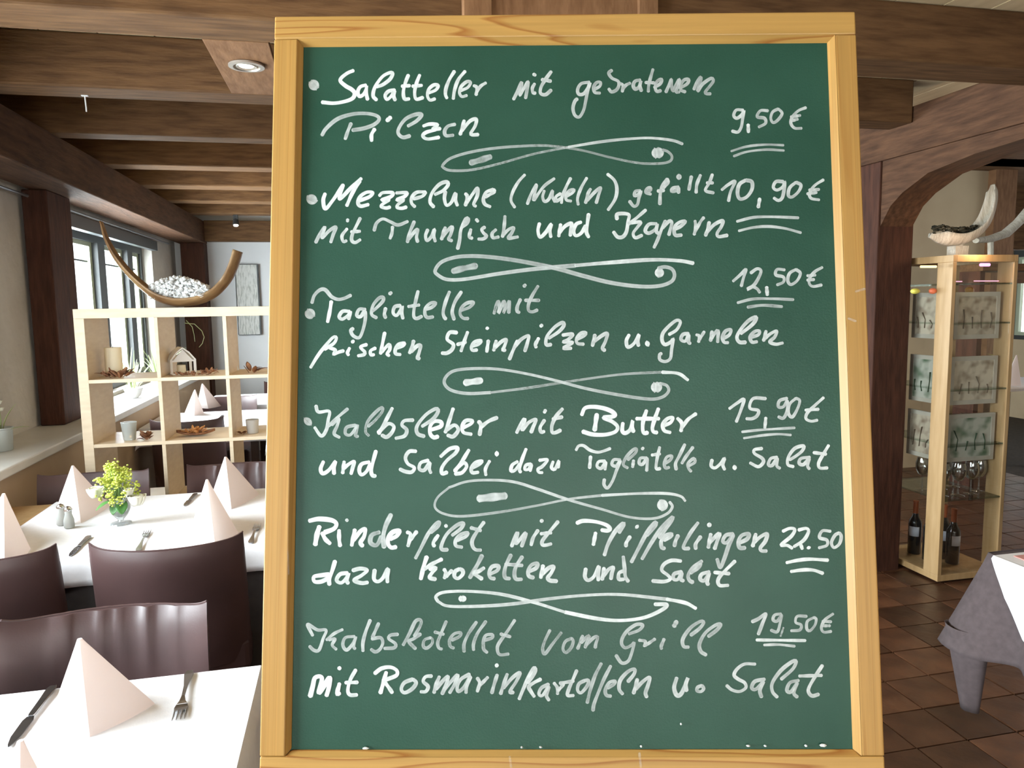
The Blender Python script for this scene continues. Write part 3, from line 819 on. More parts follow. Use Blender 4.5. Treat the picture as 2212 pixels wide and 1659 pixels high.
writing('flourish', 'looped flourish under the Steinpilzen line', '''
Z 7 .88 1486,821 1465,807 1430,804
Z 5.5 .5 1430,804 1340,809 1230,824 1140,838 1060,848
Z 6.5 .66 1060,848 1010,850 975,843 960,828 965,812 985,800 1030,796 1080,798 1140,808 1200,822 1260,838 1330,852 1400,862 1430,858 1444,845 1440,833 1425,828
Z 22 .78 1412,837 1424,836
Z 14 .82 1004,827 1040,822
''')
writing('handwriting', 'handwritten line Kalbsleber mit Butter', '''
@ bullet
H 86 .62 90,226 96,220
@ Kalbsleber
H 27 .78 157,97 177,147 262,142 255,210 240,290 200,338 147,270
H 26 .66 410,122 330,190 258,260|282,250 340,202 325,260 302,320 345,350
H 26 .6 472,252 402,270 392,320 430,330 470,282 487,252 472,335 492,340
H 26 .5 577,335 552,300 572,220 640,142 685,112 682,150 620,222 572,262
H 30 .8 765,117 712,220 657,320|652,312 730,242 777,262 762,310 720,347 682,332
H 29 .74 932,212 862,217 842,252 880,290 862,338 792,357
H 29 .74 1020,342 967,320 962,260 1030,172 1110,122 1130,142 1090,202 1002,262
H 31 .95 1072,290 1150,262 1152,227 1100,222 1067,262 1067,320 1095,350 1130,342
H 31 .82 1250,120 1217,220 1187,310|1192,292 1260,252 1290,290 1250,342 1205,332
H 30 .9 1330,272 1390,242 1402,217 1350,217 1322,260 1332,310 1395,325
H 31 .84 1452,222 1470,252 1460,330|1465,272 1530,222 1600,192
@ mit
H 30 .82 1755,312 1785,252 1818,205 1800,288 1850,232 1908,207 1885,270 1870,310
H 28 .82 1977,212 1942,270 1950,307 1975,302|1975,152 1985,132
H 30 .78 2120,122 2070,180 2037,250 2037,307 2062,312 2105,292|2042,205 2118,187
@ Butter
I 33 .98 135,355 160,302 220,290 300,300 370,325 400,355 370,370 310,377 380,410 420,450 400,490 320,512 220,510 142,487
I 36 .98 255,350 237,478
I 31 .96 462,420 457,480 480,500 520,472 540,402 535,450 547,490
I 32 .98 650,320 625,400 620,470 632,500 660,495|745,305 712,400 697,460 707,490 735,495|570,385 750,385
I 30 .94 780,442 840,417 860,377 815,387 780,432 792,480 840,495
I 29 .92 897,382 930,420 925,485|930,462 980,392 1045,345
''')
writing('price', 'handwritten price 15,90 € with two underlines', '''
I 26 .84 1310,305 1370,262 1425,232 1400,320 1365,410
I 26 .8 1600,225 1500,225 1472,300 1540,320 1530,362 1490,385 1445,385
I 26 .85 1600,377 1592,458
I 25 .72 1770,222 1710,242 1700,290 1740,290 1770,242 1770,320 1740,380 1700,370
I 25 .76 1840,222 1790,270 1780,340 1810,372 1850,310 1870,242 1840,222
I 25 .82 2060,217 1990,280 1930,340 1920,385 1960,405 2010,397|1915,317 2020,310
I 20 .74 1410,490 1550,475 1700,465 1830,458|1425,540 1580,517 1700,508 1800,515
''')
writing('handwriting', 'handwritten line und Salbei dazu Tagliatelle u. Salat', '''
@ und
H 30 .92 217,542 195,600 212,637 260,610 312,542 300,590 302,640
H 29 .9 382,542 370,635|372,602 420,562 462,542 450,590 437,640
H 30 .92 582,545 522,562 502,610 520,647 560,620 592,560|635,457 610,550 597,620 610,655 632,655
@ Salbei
H 29 .84 955,460 900,462 870,510 890,560 940,590 920,625 870,622 825,602
H 29 .8 1052,532 992,552 980,600 1020,610 1062,552 1060,600 1072,632
H 30 .86 1150,502 1220,442 1282,432 1270,472 1202,532 1160,592 1162,637 1202,627
H 30 .9 1375,450 1320,540 1262,620|1262,612 1330,552 1357,580 1320,630 1265,640
H 28 .84 1400,592 1460,562 1480,537 1430,547 1395,592 1402,630 1450,627
H 27 .86 1540,537 1507,600 1510,650
H 44 .94 1592,480 1602,480
@ dazu
H 28 .92 1762,542 1720,570 1710,615 1740,612 1780,562|1830,442 1800,520 1777,600 1787,627
H 26 .9 1870,562 1830,570 1820,605 1850,602 1872,567 1862,617
H 26 .9 1935,532 2000,527 1960,580 1925,602 1932,627 1960,630
H 26 .88 2045,542 2032,590 2060,602 2090,537 2085,590
@ Tagliatelle
I 25 .84 90,635 110,602 150,600 200,635 260,652 310,642 362,622
I 27 .86 205,685 197,778
I 26 .84 320,722 270,727 257,765 290,780 325,732 320,790
I 26 .74 440,712 390,712 375,750 410,762 440,722 410,800 380,880 340,937 312,910 315,867
I 26 .6 500,777 465,750 490,690 545,632 570,627 560,660 502,712
I 26 .76 547,717 540,770|615,628 625,617
I 26 .76 652,697 602,700 592,740 620,747 655,702 652,800
I 26 .8 755,612 735,700 727,780 760,782|692,675 758,665
I 25 .66 800,740 840,712 852,682 812,690 792,740 802,777 830,772
I 27 .72 955,590 912,680 882,740 887,790|1020,612 962,690 932,740
I 25 .68 985,762 1035,732 1025,702 980,742 985,780 1005,805
@ u.
I 27 .86 1172,712 1165,760 1195,777 1240,742 1270,702 1257,750 1272,790
I 40 .92 1345,775 1358,773
@ Salat
I 27 .84 1570,622 1510,632 1510,662 1570,700 1580,732 1540,767 1475,737
I 27 .78 1690,692 1640,702 1620,750 1650,757 1690,702 1687,760 1712,780
I 27 .84 1820,767 1775,750 1780,690 1830,622 1900,602 1890,640 1840,682 1790,712
I 27 .78 1950,692 1880,702 1865,740 1900,750 1945,702 1932,760 1947,785
I 27 .9 2100,597 2050,680 2020,740 2030,777 2090,777|1980,655 2080,667
''')
writing('flourish', 'looped flourish under the Salbei line', '''
Z 6 .8 1480,1082 1470,1072 1440,1066 1380,1066 1300,1070
Z 5.5 .6 1300,1070 1230,1078 1160,1092 1080,1106 1000,1115 960,1110 940,1096 945,1075 970,1053
Z 6 .72 970,1053 1010,1040 1060,1037 1110,1041 1160,1056 1230,1080 1300,1100 1360,1117 1410,1120 1440,1110 1452,1095 1446,1084
Z 24 .84 1426,1092 1436,1090
Z 17 .72 1034,1077 1092,1071
''')
writing('handwriting', 'handwritten line Rinderfilet mit Pfifferlingen', '''
@ Rinderfilet
J 37 .98 105,387 180,372 280,382 320,410 300,450 225,480
J 40 .97 185,432 165,500 152,578
J 34 .95 207,482 232,532 270,568
J 32 .9 342,462 342,530 350,588
J 28 .7 400,377 408,387
J 33 .92 467,457 442,583|457,542 510,472 550,452 540,512 512,560 530,588
J 36 .58 662,477 602,502 592,560 640,580 680,512
J 37 .7 755,337 712,430 692,520 700,598
J 36 .98 750,532 800,507 822,467 770,477 735,520 732,570 757,600 795,595
J 31 .84 882,477 910,492 902,545 890,588|905,542 960,472
J 29 .7 950,685 1000,590 1050,492 1110,412 1140,397 1130,432 1072,480
J 30 .84 1130,502 1092,560 1100,590|1187,430 1198,425
J 30 .7 1205,617 1162,615 1157,580 1200,492 1280,422 1330,407 1310,450 1242,502
J 30 .72 1280,542 1350,512 1365,482 1310,497 1270,542 1272,585 1320,597
J 30 .7 1495,397 1440,472 1402,540 1405,590 1430,617 1470,620|1390,442 1470,465
@ mit
J 30 .74 1715,590 1737,532 1762,482 1750,568 1800,512 1828,488 1795,590
J 29 .78 1925,462 1887,520 1870,580|1947,390 1962,385
J 29 .78 2085,392 2020,470 1962,542 1960,577 1990,580 2030,570|1947,490 2030,482
@ Pfifferlingen
K 31 .96 95,405 150,387 250,395 330,420 360,450 340,465 292,460
K 31 .92 245,482 227,578
K 32 .76 315,660 345,570 400,472 460,407 470,420 432,480
K 30 .82 520,512 490,560 487,590
K 38 .86 572,432 577,436
K 32 .7 530,715 590,600 660,470 720,397 725,420 682,472 652,502
K 31 .7 615,690 690,560 770,442 855,357 850,387 802,452 752,522
K 30 .78 790,542 840,512 850,492 800,502 767,550 772,600 795,605
K 31 .72 902,502 882,545 872,588
K 29 .7 1060,402 1002,480 952,570 947,605 990,607
K 30 .78 1082,512 1042,570 1042,610
K 36 .86 1142,417 1158,422
K 32 .78 1162,492 1142,600|1152,562 1210,502 1232,492 1212,550 1192,610
K 32 .66 1340,492 1282,502 1257,550 1290,560 1340,502 1302,590 1272,680 1237,758 1212,692
K 32 .7 1390,562 1450,532 1465,492 1410,502 1382,550 1392,600 1435,602
K 31 .8 1520,492 1495,590|1502,562 1560,512 1610,492 1595,550 1557,600 1565,625 1605,627
''')
writing('price', 'handwritten price 22.50 with two underlines', '''
K 28 .94 1735,470 1790,447 1830,457 1802,510 1722,578 1770,582 1810,605
K 28 .92 1860,460 1920,447 1940,472 1902,540 1825,592|1872,562 1890,610
K 36 .96 1940,598 1942,604
K 26 .8 2115,470 2050,467 2027,520 2085,540 2085,582 2022,602
K 26 .78 2185,482 2150,502 2122,560 2142,600 2185,570 2200,512 2185,482
K 28 .95 1765,720 1850,702 1950,692 2095,700
K 28 .92 1800,790 1900,777 1980,780 2055,805
''')
writing('handwriting', 'handwritten line dazu Kroketten und Salat', '''
@ dazu
J 33 .92 262,812 202,820 142,832 147,870 200,870 262,840
J 33 .94 310,707 285,790 262,850 265,895
J 31 .84 410,802 350,812 322,860 360,880 402,840 417,805 402,860 415,885
J 31 .82 450,782 510,767 565,780 520,822 462,860 520,882 570,877
J 32 .84 625,777 620,850 652,870 690,842 730,772 725,830 727,875
@ Kroketten
J 34 .94 1040,672 1015,750 992,850
J 32 .84 1160,692 1080,732 1022,772|1062,772 1110,762 1082,800 1062,838 1110,852
J 31 .8 1177,772 1192,802 1180,843|1190,832 1240,782
J 31 .84 1300,770 1265,790 1260,830 1290,845 1325,812 1325,782 1300,770
J 34 .6 1480,662 1440,740 1382,840
J 32 .78 1495,762 1450,790 1412,802 1480,850
J 31 .72 1540,812 1600,782 1610,747 1560,752 1535,800 1547,840 1580,847
J 31 .62 1710,657 1670,740 1657,800 1665,840 1700,847|1800,672 1750,750 1737,810 1750,850 1795,852|1665,732 1800,742
J 31 .7 1850,792 1910,762 1920,727 1875,737 1847,780 1852,825 1890,840
J 32 .82 1965,742 1947,840|1957,812 2010,762 2050,752 2030,802 2002,840 2022,862 2075,867
@ und
K 30 .82 167,767 160,830 185,860 230,832 270,752 265,810 267,860
K 30 .8 312,762 297,855|302,832 350,772 387,757 375,800 367,850
K 30 .78 470,785 432,802 430,850 470,852
K 30 .72 465,672 475,760 482,830 505,870
@ Salat
K 29 .84 925,707 850,702 790,732 772,780 820,820 840,850 790,870 697,865
K 30 .76 930,792 870,810 865,850 900,852 930,802 922,850 945,865
K 32 .66 1090,707 1020,762 982,820 992,860 1020,877|1080,725 1070,752 1002,802
K 30 .76 1150,792 1090,812 1077,850 1110,862 1150,802 1132,870 1142,895
K 29 .84 1355,707 1280,780 1222,850 1232,900 1300,900|1190,797 1310,807
''')
writing('flourish', 'looped flourish under the Kroketten line', '''
Z 8 .95 1503,1314 1480,1302 1440,1294
Z 7 .74 1440,1294 1340,1284 1260,1286 1180,1294 1110,1304 1040,1309 970,1309 946,1299
Z 7 .8 946,1299 942,1288 960,1279 1010,1277 1080,1283 1150,1300 1220,1322
Z 8 .92 1220,1322 1290,1336 1340,1340 1390,1334 1428,1318 1440,1306 1414,1305
Z 13 .84 994,1293 1004,1293
''')
writing('handwriting', 'handwritten line Kalbskotellet vom Grill', '''
@ Kalbskotellet
L 26 .68 132,415 92,327 170,370 238,372 215,440 182,530 142,532 107,500
L 25 .66 370,367 302,400 242,450|262,450 310,442 287,490 320,525
L 26 .62 465,422 392,432 372,490 402,530 450,482 475,427 457,500 470,520
L 28 .68 590,292 555,380 532,470 532,538
L 27 .58 657,317 607,430|602,442 670,432 690,470 670,520 632,545 597,525
L 27 .6 810,405 752,412 737,440 790,480 780,512 702,517
L 29 .55 852,490 902,400 950,302 990,292 990,332 942,420|990,402 932,442 897,462 950,520
L 26 .52 1070,432 1022,450 1012,500 1040,515 1080,482 1085,447 1070,432
L 26 .56 1195,302 1157,390 1127,470 1137,515 1160,522|1102,387 1175,405
L 26 .5 1240,452 1300,422 1310,392 1257,402 1222,450 1227,500 1255,515
L 27 .55 1435,307 1372,400 1337,480 1337,543|1510,302 1442,400 1412,480 1412,530
L 27 .56 1500,452 1560,432 1560,407 1512,412 1492,450 1492,520 1520,550
L 27 .6 1740,292 1682,380 1612,480 1602,530 1622,567 1690,562|1627,402 1705,425
@ vom
L 26 .5 2020,372 1982,450 1962,520 1980,560 2040,482 2110,392
M 26 .5 55,437 5,462 -15,520 10,550 50,512 67,462 55,437
M 27 .55 142,417 125,462 102,520|130,472 180,422 195,422 172,480 162,510|172,490 230,432 262,427 247,480 242,512
@ Grill
M 27 .6 510,402 590,372 620,332 570,327 502,372 460,430 452,480 480,512 530,492 552,472 530,560 502,620 452,632 407,572
M 26 .66 590,452 640,462 632,500|640,495 718,442
M 28 .6 790,442 767,500 770,520
M 36 .66 890,302 868,342
M 29 .62 985,507 945,500 940,440 1002,352 1080,302 1105,312 1070,360 1002,412
M 29 .62 1125,570 1082,540 1072,480 1120,392 1200,332 1240,327 1210,370 1142,422
''')
writing('price', 'handwritten price 19,50 € with two underlines', '''
M 28 .74 1490,305 1540,282 1600,242 1572,320 1540,405
M 24 .6 1720,242 1670,252 1657,290 1690,300 1725,252 1712,320 1690,385 1640,372
M 15 .56 1740,352 1717,420
M 23 .64 1925,262 1850,262 1837,310 1880,330 1870,370 1800,377
M 23 .64 1980,272 1930,302 1925,360 1950,377 1990,332 2000,282 1980,272
M 24 .66 2135,242 2070,290 2042,350 2060,387 2120,382|2050,302 2120,305|2050,337 2110,337
M 24 .86 1525,450 1700,452 1915,455
M 21 .74 1585,490 1700,487 1830,500
''')
writing('handwriting', 'handwritten line mit Rosmarinkartoffeln u. Salat', '''
@ mit
L 38 .97 112,900 132,820 152,750 205,752 182,868 230,802 267,752 260,830 242,893
L 33 .95 345,797 325,882 347,872
L 32 .92 337,675 352,675
L 29 .86 475,687 430,770 412,850 430,887 485,887|392,790 490,787
@ Rosmarinkartoffeln
L 31 .92 625,717 680,677 750,667 800,692 800,730 740,757 690,772
L 33 .94 717,707 692,800 670,873
L 31 .86 702,782 740,832 765,870
L 31 .74 930,762 862,790 837,840 862,870 920,842 955,792 930,762
L 29 .76 1080,737 1032,742 1012,780 1050,820 1032,860 992,862
L 30 .7 1140,742 1112,810 1097,870|1112,842 1180,762 1210,742 1192,810 1162,880|1182,842 1250,762 1285,732 1262,800 1222,870
L 30 .66 1380,722 1312,762 1282,820 1292,860 1340,822 1387,742 1357,820 1352,870
L 28 .72 1442,752 1460,792 1442,860|1452,822 1525,747
L 29 .66 1600,727 1577,800 1557,873
L 32 .9 1590,650 1603,655
L 29 .68 1680,722 1652,800 1627,880|1652,832 1720,752 1780,712 1752,780 1712,840 1702,867 1730,867
L 30 .78 1775,920 1812,830 1852,742 1892,672 1907,692 1882,742 1842,790
L 30 .76 1947,762 1892,790 1852,822 1870,862 1895,900
L 28 .7 2010,802 1952,832 1932,880 1960,892 2010,822 1992,890 2012,930
L 27 .72 2052,792 2080,832 2080,880|2085,852 2130,802
M 28 .72 95,692 62,770 32,840 22,890 70,892|-40,795 70,777
M 28 .68 160,772 112,800 102,850 130,870 180,812 187,772 160,772
M 29 .56 290,637 242,730 202,850 178,950
M 28 .6 365,657 312,760 270,860 232,960 224,1012
M 28 .62 340,832 390,802 400,777 352,790 322,850 332,890 367,897
M 30 .68 460,880 432,840 442,770 502,702 555,682 550,722 502,782
M 30 .72 577,762 562,820 547,875|562,842 620,782 675,747 662,810 642,870 652,905
@ u.
M 33 .72 890,752 870,830 892,890 930,872 980,752 962,802 967,855
M 27 .66 1090,812 1057,827 1052,855 1085,860 1105,837 1090,812
@ Salat
M 27 .78 1515,642 1430,642 1370,682 1347,730 1380,762 1430,790 1440,830 1390,860 1330,847 1287,812
M 29 .64 1590,762 1512,780 1487,830 1520,842 1580,782 1552,850 1565,905
M 30 .72 1690,905 1652,860 1652,790 1720,692 1810,622 1840,622 1812,682 1722,762
M 29 .62 1860,772 1792,790 1767,850 1800,862 1850,792 1822,870 1850,905
M 29 .76 2050,652 1992,740 1942,830 1942,870 1970,895 2020,882
M 27 .76 1865,737 2045,732
''')
# chalk crumbs lying on the lower chamfer and smears on the rail
def chalkspot(px, py, w, h):
    q = inv @ on_plane(px, py, 0.003); s = BW / 1303.0
    mb = MB(); mb.blob((q.x, q.y, 0.003), 1, 1, (w * s * .5, h * s * .5, .0022), .12)
    obj('chalk_crumb', mb, M['chalk_dust'], parent=board)
for px, py, w, h in ((790, 1616, 16, 5), (1127, 1614, 6, 4), (1168, 1614, 7, 4), (1385, 1612, 5, 5), (1616, 1611, 9, 5), (1653, 1611, 7, 4), (1741, 1611, 6, 5), (1778, 1610, 15, 7), (1471, 1564, 4, 5)):
    chalkspot(px, py, w, h)

PW[0] = FT
for lab, dat in (('faint chalk smear on the bottom rail', 'Z 5 .2 1101,1634 1104,1656'), ('faint chalk smear on the bottom rail', 'Z 5 .24 1381,1626 1384,1656'),
                                  ('pale scuff on the right stile', 'Z 5 .25 1848,630 1858,627 1868,624'), ('pale scuff on the right stile', 'Z 5 .30 1832,688 1848,694'), ('pale scuff on the left stile', 'Z 3 .1 622,1190 624,1240')):
    vs, fs, cov = [], [], []
    reg, w, op, r_ = dat.split(' ', 3); stroke(vs, fs, cov, reg, r_, float(w), float(op))
    me = bpy.data.meshes.new('chalk_smear'); me.from_pydata(vs, [], fs); me.update()
    a = me.attributes.new('cover', 'FLOAT', 'POINT'); a.data.foreach_set('value', cov); me.materials.append(M['chalk'])
    o = bpy.data.objects.new('chalk_smear', me); C.objects.link(o); o.parent = board
PW[0] = 0.0
# ================================================================== LEFT SIDE: TABLES AND CHAIRS
HT = 0.73
def drape(x0, x1, y0, y1, z, drop, sides='nsew', wav=0.006, per=7, low=None):
    """cloth lying on a table top and hanging over the chosen edges (n = far, s = near, e = right, w = left)"""
    mb = MB()
    X0 = x0 - drop * ('w' in sides); X1 = x1 + drop * ('e' in sides)
    Y0 = y0 - drop * ('s' in sides); Y1 = y1 + drop * ('n' in sides)
    nx = max(24, int((X1 - X0) / .02)); ny = max(24, int((Y1 - Y0) / .02))
    def fn(u, v):
        x = X0 + (X1 - X0) * u; y = Y0 + (Y1 - Y0) * v; h = 0.0
        dx = max(x0 - x, x - x1, 0); dy = max(y0 - y, y - y1, 0)
        sx = -1 if x < x0 else 1; sy = -1 if y < y0 else 1
        r = math.hypot(dx, dy)
        px_, py_ = x, y
        if r > 0:
            cx, cy = min(max(x, x0), x1), min(max(y, y0), y1)
            ux, uy = (dx / r * sx, dy / r * sy)
            a = min(r, .012)
            fl = a * .8 + max(0, r - .012) * 0.07 + wav * math.sin((cx + cy) * 2 * math.pi * per + 3 * ux) * min(1, r / .08)
            if dx > 0 and dy > 0: fl += 0.10 * min(dx, dy)
            px_, py_ = cx + ux * fl, cy + uy * fl
            h = max(0, r - .004)
            if dx > 0 and dy > 0: h = max(dx, dy) * 0.6 + r * 0.4
        return (px_, py_, z - h)
    return mb.grid(fn, nx, ny)

def dining_table(label, x0, x1, y0, y1, group=None, xw=None):
    t = thing('dining_table', label, 'table', ((x0 + x1) / 2, (y0 + y1) / 2, 0), group=group)
    cx, cy = (x0 + x1) / 2, (y0 + y1) / 2
    a = (xw if xw is not None else x0) - cx
    obj('tabletop', MB().box(a, x1 - cx, y0 - cy, y1 - cy, HT - .035, HT - .006), M['beech'], parent=t, bevel=.003)
    for sx in (-1, 1):
        for sy in (-1, 1):
            xx, yy = sx * ((x1 - x0) / 2 - .09), sy * ((y1 - y0) / 2 - .08)
            obj('leg', MB().box(xx - .025, xx + .025, yy - .025, yy + .025, 0, HT - .036), M['leg'], parent=t, bevel=.003)
    return t
def cloths(x0, x1, y0, y1, drop, sides, lab, under=0.32, usides=None):
    us = usides or sides
    if under:
        tag(obj('table_skirt', drape(x0 + .008, x1 - .008, y0 + .008, y1 - .008, HT - .0035, under, us, .003, 5), M['undercloth'], smooth=True), 'dark brown under-cloth ' + lab, 'tablecloth')
    return tag(obj('tablecloth', drape(x0 - .004, x1 + .004, y0 - .004, y1 + .004, HT, drop, sides, .004, 6), M['cloth'], smooth=True, solid=.0015), 'white linen cloth ' + lab, 'tablecloth')

dining_table('front dining table at the lower left, under a white cloth', -1.22, -0.214, 1.0, 1.598)
cloths(-1.22, -0.214, 1.0, 1.598, .10, 'nse', 'on the front table at the lower left', under=.34, usides='nse')
dining_table('second dining table at the left, laid with flowers and shakers', -1.17, -0.205, 2.452, 3.222, xw=-1.33)
cloths(-1.165, -0.205, 2.452, 3.222, .085, 'nse', 'on the table with the flower vase', under=.42, usides='nse')
dining_table('table beyond the open shelf with tall paired napkins', -1.33, -0.55, 5.08, 5.75)
cloths(-1.325, -0.55, 5.08, 5.75, .12, 'nsew', 'on the table beyond the shelf with paired napkins', under=.0)
dining_table('farthest table beyond the shelf by the end wall', -1.15, -0.2, 6.15, 6.8)
cloths(-1.145, -0.2, 6.15, 6.8, .16, 'nsew', 'on the farthest table by the end wall', under=.0)
dining_table('small table behind the right part of the shelf, with flowers', -0.50, 0.2, 4.75, 5.4)
cloths(-0.50, 0.2, 4.75, 5.4, .13, 'nsew', 'on the table with pale flowers behind the shelf', under=.0)

def make_chair(label, folds=0, W=0.43, H=0.80):
    """upholstered chair, seat towards -y, curved back whose corners come forward; origin on the floor under the back"""
    t = thing('dining_chair', label, 'chair')
    rnd = random.Random(folds * 17 + 3)
    fl = [(rnd.uniform(-.32, .34) * W, rnd.uniform(.007, .013), rnd.uniform(.004, .009), rnd.uniform(-.4, .4)) for _ in range(folds)]
    def surf(side):
        def fn(u, v):
            x = (u - .5) * W; z = .40 + (H - .40) * v
            e = abs(2 * u - 1)
            y = .07 * (1 - e ** 2) + .055 * (v - .2)            # curve in plan, backward rake
            top = (.014 * e ** 10) * v - .004 * (1 - e ** 2) * v
            d = .022 * (1 - v ** 14 * .7) * (1 - .55 * e ** 10)
            f = 0
            for (fx, wd, am, sl) in fl:
                xx = x - fx - sl * (1 - v) * .12
                f += am * math.exp(-(xx / wd) ** 2) * max(0, (v - .35) / .65) ** 1.2
            f += .0035 * math.sin(9 * u + 4 * v)
            return (x, y + side * d + (-f if side < 0 else f * .4), z + top)
        return fn
    mb = MB(); nu, nv = 44, 20
    F, B = surf(-1), surf(1)
    P = []
    for fn in (F, B):
        P.append([[Vector(fn(i / nu, j / nv)) for j in range(nv + 1)] for i in range(nu + 1)])
    vs = [p for g in P for r_ in g for p in r_]; w = nv + 1; o = (nu + 1) * w; fs = []
    for i in range(nu):
        for j in range(nv):
            a = i * w + j; fs.append((a, a + w, a + w + 1, a + 1)); fs.append((o + a, o + a + 1, o + a + w + 1, o + a + w))
    for i in range(nu):
        a = i * w + nv; fs.append((a, a + w, o + a + w, o + a)); a = i * w; fs.append((a + w, a, o + a, o + a + w))
    for j in range(nv):
        a = j; fs.append((a, a + 1, o + a + 1, o + a)); a = nu * w + j; fs.append((a + 1, a, o + a, o + a + 1))
    mb.add(vs, fs)
    obj('backrest', mb, M['leather'], parent=t, smooth=True, angle=50)
    # piping seam along the top edge
    obj('piping', MB().tube([Vector(F(i / 30, 1)) * .5 + Vector(B(i / 30, 1)) * .5 + Vector((0, 0, .001)) for i in range(31)], .0028, 6), M['leather'], parent=t, smooth=True)
    st = MB()
    st.prism([(-W / 2, 0.02), (-W / 2 + .02, -.42), (W / 2 - .02, -.42), (W / 2, .02), (W / 4, .062), (-W / 4, .062)], 'z', .36, .465)
    obj('seat', st, M['leather'], parent=t, bevel=.018)
    for sx, y in ((-1, -.39), (1, -.39), (-1, .03), (1, .03)):
        obj('leg', MB().prism([(sx * (W / 2 - .04) - .018, y - .018), (sx * (W / 2 - .04) + .018, y - .018), (sx * (W / 2 - .04) + .018, y + .018), (sx * (W / 2 - .04) - .018, y + .018)], 'z', 0, .362), M['leg'], parent=t, bevel=.002)
    return t
ch0 = make_chair('brown leatherette chair with gathered top behind the front table', 7)
ch0.location = (-0.562, 1.74, 0); ch0['group'] = 'leatherette dining chairs on the left'
g = 'leatherette dining chairs on the left'
chs = make_chair('dark brown chair with its back to us in front of the flower table', 0)
chs.location = (-0.553, 2.375, 0); chs.rotation_euler = (0, 0, math.pi); chs['group'] = g
dup(chs, (-1.075, 2.395, 0), math.pi, 'dark chair back cut by the left picture edge, near the second table')
chp = make_chair('purple-brown chair with pleated top behind the flower table, partly behind the menu board', 9)
chp.location = (-0.495, 3.36, 0); chp['group'] = g
dup(chs, (-1.07, 3.33, 0), 0, 'purple-brown chair behind the flowers, next to the tan wall')
dup(chs, (-1.0, 4.93, 0), math.pi, 'dark chair seen through the shelf before the paired napkins')
dup(chs, (-0.93, 5.98, 0), 0, 'dark chair behind the paired napkins, seen through the shelf')
dup(chs, (-0.28, 4.62, 0), math.pi, 'dark chair behind the grey cup on the shelf')
dup(chs, (-0.55, 6.98, 0), 0, 'farthest dark chair before the end wall')

# ---- napkins folded to standing points
def napkin(label, apex, feet, tip=.004, group='folded napkins on the left tables'):
    """feet: base points around the cone on the table; apex: its point"""
    ap = Vector(apex); F_ = [Vector(f) for f in feet]
    c = sum(F_, Vector()) / len(F_); c.z = HT
    n = 40
    loop = catmull_3(F_, n)
    vs = []; fs = []
    rows = 14
    for r in range(rows + 1):
        t = r / rows
        for k in range(n):
            p = loop[k]; q = ap + (p - c).normalized() * tip
            b = p.lerp(q, t ** .96)
            vs.append(b - c)
    for r in range(rows):
        for k in range(n):
            a = r * n + k; b = r * n + (k + 1) % n
            fs.append((a, b, b + n, a + n))
    fs.append(tuple(rows * n + k for k in range(n)))
    o = obj('napkin', MB().add(vs, fs), M['napkin'], smooth=True, angle=35, loc=c)
    return tag(o, label, 'napkin', group)
def catmull_3(F_, n):
    out = []; m = len(F_)
    for k in range(n):
        t = k / n * m; i = int(t); f = t - i
        # straight pulls with slightly rounded creases
        a, b = F_[i % m], F_[(i + 1) % m]
        p = a.lerp(b, f)
        c = sum(F_, Vector()) / m
        bul = 0.10 * math.sin(math.pi * f)
        p = p + (p - c) * bul
        p.z = HT + .0022; out.append(p)
    return out
def nap(label, axy, h, ring, y=None):
    """apex pixel and its height above the table, feet given as table pixels"""
    feet = [PZ(px, py, HT + .002) for px, py in ring]
    ap = PZ(axy[0], axy[1], HT + h)
    return napkin(label, ap, feet)
nap('large blush napkin standing on the front table', (172, 1380), .165, [(100, 1575), (194, 1592), (335, 1520), (180, 1478)])
nap('napkin tip at the very bottom left corner of the front table', (44, 1600), .16, [(-60, 1840), (40, 1870), (150, 1790), (20, 1690)])
nap('cream napkin at the left picture edge of the second table', (8, 1066), .17, [(-70, 1215), (10, 1240), (66, 1185), (-10, 1120)])
nap('napkin standing left of the flower vase', (157, 1006), .165, [(118, 1108), (175, 1130), (238, 1092), (170, 1072)])
nap('nearer of the two napkins right of the flower vase', (447, 1036), .17, [(405, 1165), (465, 1182), (520, 1160), (450, 1120)])
nap('tall napkin behind the nearer one, right of the flower vase', (487, 987), .17, [(452, 1085), (500, 1100), (560, 1068), (495, 1058)])
nap('left of the two white napkins seen through the shelf', (421, 842), .21, [(398, 893), (420, 898), (440, 892), (420, 885)])
nap('right, taller white napkin seen through the shelf', (437, 829), .21, [(424, 880), (450, 883), (478, 877), (446, 872)])
nap('small napkin at the table of the far corner through the upper shelf', (512, 788), .18, [(505, 840), (513, 842), (520, 839), (512, 836)])

